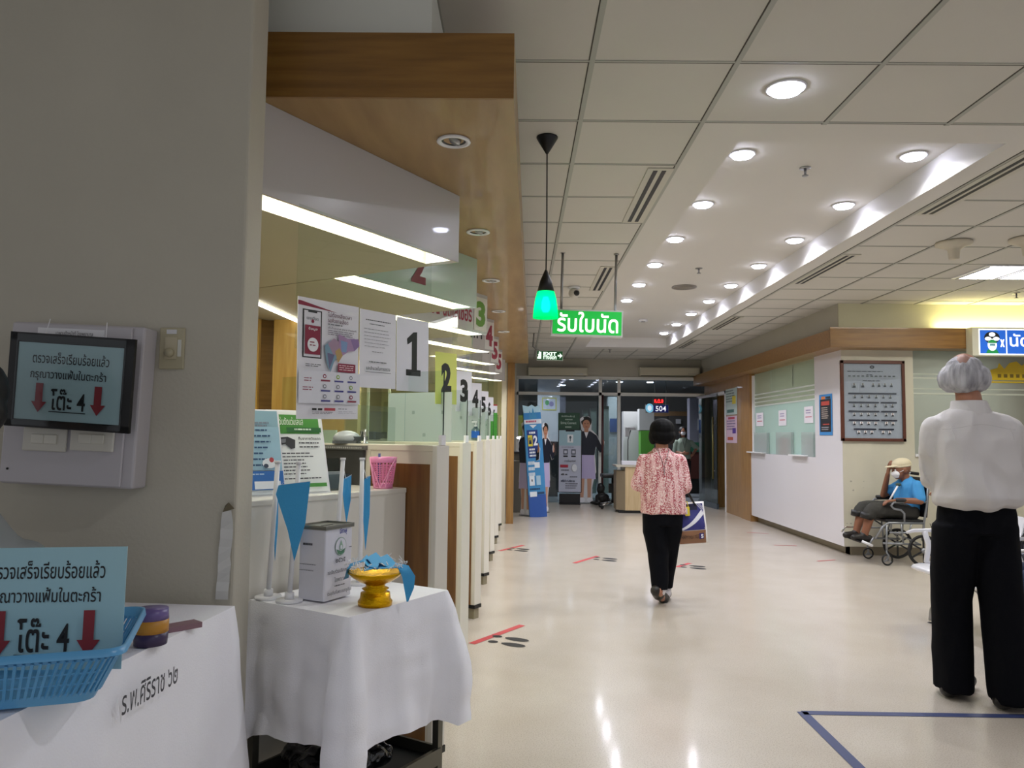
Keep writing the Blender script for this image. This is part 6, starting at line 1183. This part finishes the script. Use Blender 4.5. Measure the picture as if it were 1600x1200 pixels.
# dark red pole with black bundle
q = P(941, 784, z=0); yp = 14.9; xq = P(941, 770, y=yp).x; o = thing('floor_pole', 'dark red pole standing on a black bundled base', 'pole', (xq, yp, 0)); zt = P(940, 617, y=yp).z
m = MB(); m.tube([(0, 0, .05), (0, 0, zt)], .022, mat('#3c1418', .4), 12); m.build('pole', o); b = Blob(); b.ball((0, 0, .12), (.14, .1, .12)).ball((-.03, 0, .3), (.08, .07, .12)).ball((.08, 0, .06), (.14, .09, .06)).ball((-.12, -.02, .04), (.12, .08, .04)); b.build('bundle', BLACK, o, .012, 3, lambda p: .012*noise.noise(p*14))
# black stool/chair with chrome base
q = P(958, 790, y=14.2); o = thing('office_chair', 'black chair with chrome base beside the pale wooden cabinet', 'chair', (P(958, 750, y=14.2).x, 14.2, 0))
m = MB(); m.box((-.22, -.2, .56), (.2, .2, .63), BLACK, bev=.02); m.build('seat', o); m = MB(); m.tube([(0, 0, .1), (0, 0, .56)], .03, BLACK, 12); m.box((-.08, -.06, .28), (.1, .06, .45), BLACK, bev=.01); m.build('column', o)
m = MB()
for k in range(5): a = k*2*PI/5; m.tube([(0, 0, .12), (.26*math.cos(a), .26*math.sin(a), .07)], .018, CHROME, 8); m.ball((.27*math.cos(a), .27*math.sin(a), .032), .03, BLACK)
m.build('base', o)
# pale wooden cabinet
yc = 13.3; xa = P(966, 760, y=yc).x; xm = P(977, 760, y=yc).x; xb = P(1012, 760, y=yc).x; o = thing('cabinet', 'pale wooden cabinet counter left of the walking woman', 'cabinet', ((xm+xb)/2, yc, 0)); hw = (xb-xm)/2; zt = P(990, 727, y=yc).z; PW = wood('#cdb68f', '#bea57c', (12, 12, 1))
m = MB(); m.box((-hw, 0, .05), (hw, .5, zt-.03), PW); m.build('front', o); m = MB(); m.prism([(-hw, .0), (-hw, .5), (-hw-.14, .5), (-hw-.14, .12)], .05, zt-.1, mat('#8a7c66', .5)); m.build('side', o); m = MB(); m.box((-hw-.16, -.02, zt-.03), (hw+.02, .52, zt), mat('#b9b3a4', .4)); m.build('top', o); m = MB(); m.box((-hw-.1, .03, 0), (hw-.02, .48, .05), BLACK); m.build('plinth', o)
q = V(xm+.07, yc+.15, zt); m = MB(); m.box((-.12, -.06, 0), (.14, .08, .07), mat('#d6d6e0', .5), Matrix.Translation(q), bev=.006); tag(m.build('tissue_box'), 'white box on top of the pale wooden cabinet', 'box')
q = V(xm+.3, yc+.2, zt); m = MB(); m.lathe([(.001, 0), (.03, 0), (.03, .12), (.012, .15), (.012, .19), (.001, .19)], WHITE, q, 16); m.box((-.03, -.006, .18), (.01, .006, .19), WHITE, Matrix.Translation(q)); tag(m.build('pump_bottle'), 'white pump bottle on the pale wooden cabinet beside the woman\'s sleeve', 'bottle')
# glass door leaf standing open on the right + door closer hardware
o = thing('glass_door', 'open glass door leaf with long brass-coloured handle by the wooden wall', 'door', (3.56, YF-.05, 0), R(-84)); m = MB(); m.box((0, -.006, .08), (1.0, .006, 2.1), glass('#a9b0a4', .3)); m.build('glass_pane', o); m = MB(); m.box((0, -.02, 0), (1.0, .02, .1), mat('#55606c', .4, .5)); m.box((0, -.015, 2.08), (1.0, .015, 2.13), METAL); m.build('rail', o)
m = MB(); m.tube([(.9, -.05, .55), (.9, -.05, 1.7)], .016, mat('#8a7f4c', .3, .8), 10)
for z in (.7, 1.55): m.tube([(.9, 0, z), (.9, -.05, z)], .01, METAL, 8)
m.build('handle', o)

# ------------------------------------------------------------------ room beyond the glass
def far(name, label, cat, u0, u1, v0, v1, y, col, floor=True, th=.3, grp=None):
    a, b = P(u0, v1, y=y), P(u1, v0, y=y); m = MB(); m.box((a.x, y, 0 if floor else a.z), (b.x, y+th, b.z), mat(col, .6)); return tag(m.build(name), label, cat, grp)
far('yellow_notice_board', 'yellow board behind the glass left of the column', 'board', 805, 828, 649, 681, 17.5, '#b5a821', False, .03)
ysx = 18.9; a, b_ = P(847, 641, y=ysx), P(870, 621, y=ysx); sheet('column_poster', 'yellow-edged poster on the white column beyond the glass', 'poster', ((a.x+b_.x)/2, 18.995, a.z), 0, b_.x-a.x, b_.z-a.z, [('r', .08, .1, .84, .8, '#c9c9dc'), ('e', .35, .4, .14, .2, '#4f9c5c'), ('e', .65, .5, .16, .2, '#8f84b4')], '#c8c06a')
far('wall_panelling', 'dark grey panelling right of the white column', 'panel', 874, 884, 620, 700, 19.2, '#6a6a78')
for i, (u0, u1, lb) in enumerate(((909, 920, 'frosted partition panel behind the nurse cut-out, left'), (921, 933, 'frosted partition panel behind the nurse cut-out, middle'), (934, 952, 'frosted partition panel with green top rail'))):
    a, b = P(u0, 700, y=16.4+.1*i), P(u1, 645-3*i, y=16.4+.1*i); o = thing('partition_panel', lb, 'partition', ((a.x+b.x)/2, 16.4+.1*i, 0)); w2 = (b.x-a.x)/2-.01
    m = MB(); m.box((-w2, 0, .1), (w2, .02, b.z), frosted('#a9b8b4', .25)); m.build('pane', o); m = MB(); m.box((-w2, -.01, b.z), (w2, .03, b.z+.06), mat('#3f6a58' if i == 2 else '#8a9490', .5)); m.box((-w2, -.01, 0), (-w2+.02, .03, b.z), METAL); m.build('frame', o)
far('yellow_sheet', 'small yellow sheet behind the nurse cut-out\'s shoulder', 'notice', 912, 921, 656, 672, 16.3, '#c8bd3a', False, .01)
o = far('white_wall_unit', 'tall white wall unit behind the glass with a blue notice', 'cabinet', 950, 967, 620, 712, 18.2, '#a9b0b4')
far('blue_notice', 'dark blue square notice on the white wall unit', 'notice', 953, 966, 654, 675, 18.15, '#24457c', False, .02)
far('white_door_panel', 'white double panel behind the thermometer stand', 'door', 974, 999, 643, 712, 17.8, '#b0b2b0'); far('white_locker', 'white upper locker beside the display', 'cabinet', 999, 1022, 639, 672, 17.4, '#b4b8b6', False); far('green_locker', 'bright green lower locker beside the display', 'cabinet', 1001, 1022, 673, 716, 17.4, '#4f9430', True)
y_ = 16.2; q = P(983, 715, y=y_); o = thing('thermometer_stand', 'white scanner on a thin stand behind the pale cabinet', 'device', (P(981, 715, y=y_).x, y_, 0)); zt = P(982, 672, y=y_).z; m = MB(); m.tube([(0, 0, .02), (0, 0, zt-.2), (.06, 0, zt)], .012, METAL, 8); m.cyl((0, 0, 0), .15, .02, METAL); m.build('stand', o); m = MB(); m.box((-.06, -.03, zt-.14), (.03, .03, zt+.06), WHITE, bev=.01); m.box((0, -.03, zt), (.16, .03, zt+.06), WHITE, bev=.01); m.build('scanner', o)
y_ = 16.8; a, b = P(1020, 645, y=y_), P(1045, 632, y=y_); o = thing('queue_display', 'blue queue display showing 504', 'display', ((a.x+b.x)/2, y_, a.z)); w2 = (b.x-a.x)/2; hh = b.z-a.z
m = MB(); m.box((-w2, 0, 0), (w2, .08, hh), METAL); m.box((-w2+.01, -.004, .01), (w2-.01, 0, hh-.01), mat('#141c5c', .4, emit=.3)); qh = m.build('housing', o); m = MB(); m.text('504', -w2+.06, .035, w2*2-.12, hh-.07, mat('#f4f4ff', .5, emit=.6), -.006, .01); m.build('digits', qh)
m = MB(); m.box((-w2+.01, -.02, hh+.02), (w2*.25, .05, hh+.12), BLACK); m.text('ห.ต.จ', -w2+.03, hh+.03, w2*1.1, .08, mat('#ff2a2a', .5, emit=2), -.024, .03); m.build('red_display', o); m = MB(); m.tube([(-w2*.7, .04, hh), (-w2*.7, .04, 2.75-a.z)], .01, METAL, 8); m.tube([(w2*.7, .04, hh), (w2*.7, .04, 2.75-a.z)], .01, METAL, 8); m.build('rod', o)
m = MB(); disc(m, -w2-.07, hh*.55, .09, .1, -.002, mat('#7fc4e4', .5, emit=.5)); disc(m, -w2-.07, hh*.55, .045, .06, -.004, mat('#e8f4ff', .5, emit=.5)); m.box((-w2-.16, 0, 0), (-w2, .06, hh), METAL); m.build('emblem', o)
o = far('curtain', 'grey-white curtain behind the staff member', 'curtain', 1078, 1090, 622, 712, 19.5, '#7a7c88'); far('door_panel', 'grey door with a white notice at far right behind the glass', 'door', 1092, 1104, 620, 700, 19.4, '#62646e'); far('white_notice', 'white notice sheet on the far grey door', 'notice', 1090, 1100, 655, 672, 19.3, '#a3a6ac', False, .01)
o = thing('cloth_table', 'table with green top and dark red skirt behind the staff member', 'table', (P(1093, 700, y=18.2).x, 18.2, 0)); m = MB(); m.box((-.3, -.02, .98), (.3, .5, 1.2), mat('#1f5c44', .7)); m.build('top_cloth', o); m = MB(); m.box((-.28, 0, .35), (.28, .48, .98), mat('#4c2018', .7)); m.build('skirt', o); m = MB(); m.box((-.27, .02, 0), (.27, .46, .35), BLACK); m.build('base', o)
far('dark_shelf', 'dark shelf unit with a small picture beyond the doorway', 'shelf', 1046, 1075, 650, 700, 21, '#2c2a28'); far('shelf_picture', 'small grey picture on the dark shelf unit', 'picture', 1056, 1064, 655, 662, 20.95, '#8a8c90', False, .01); far('wooden_shelf', 'brown wooden shelf band beyond the doorway', 'shelf', 1022, 1076, 643, 650, 21.2, '#6a5234', False)
far('dark_equipment', 'dark low equipment behind the grey desk', 'equipment', 808, 822, 683, 730, 16.5, '#2e3234'); far('grey_counter', 'low grey counter beyond the glass behind the phone standee', 'counter', 850, 872, 690, 770, 16.8, '#5c5e60')
for i, (x_, y) in enumerate(((.7, 16.6), (1.8, 16.9), (.9, 18), (1.3, 19.2), (.2, 18.3), (2.3, 17.6), (3.0, 17.5), (3.4, 20), (2.6, 20), (1.2, 21.5))):
    downlight(x_, y, 2.748, .09, 'round downlight on the ceiling beyond the far glass', 'downlights beyond the far glass', 11)
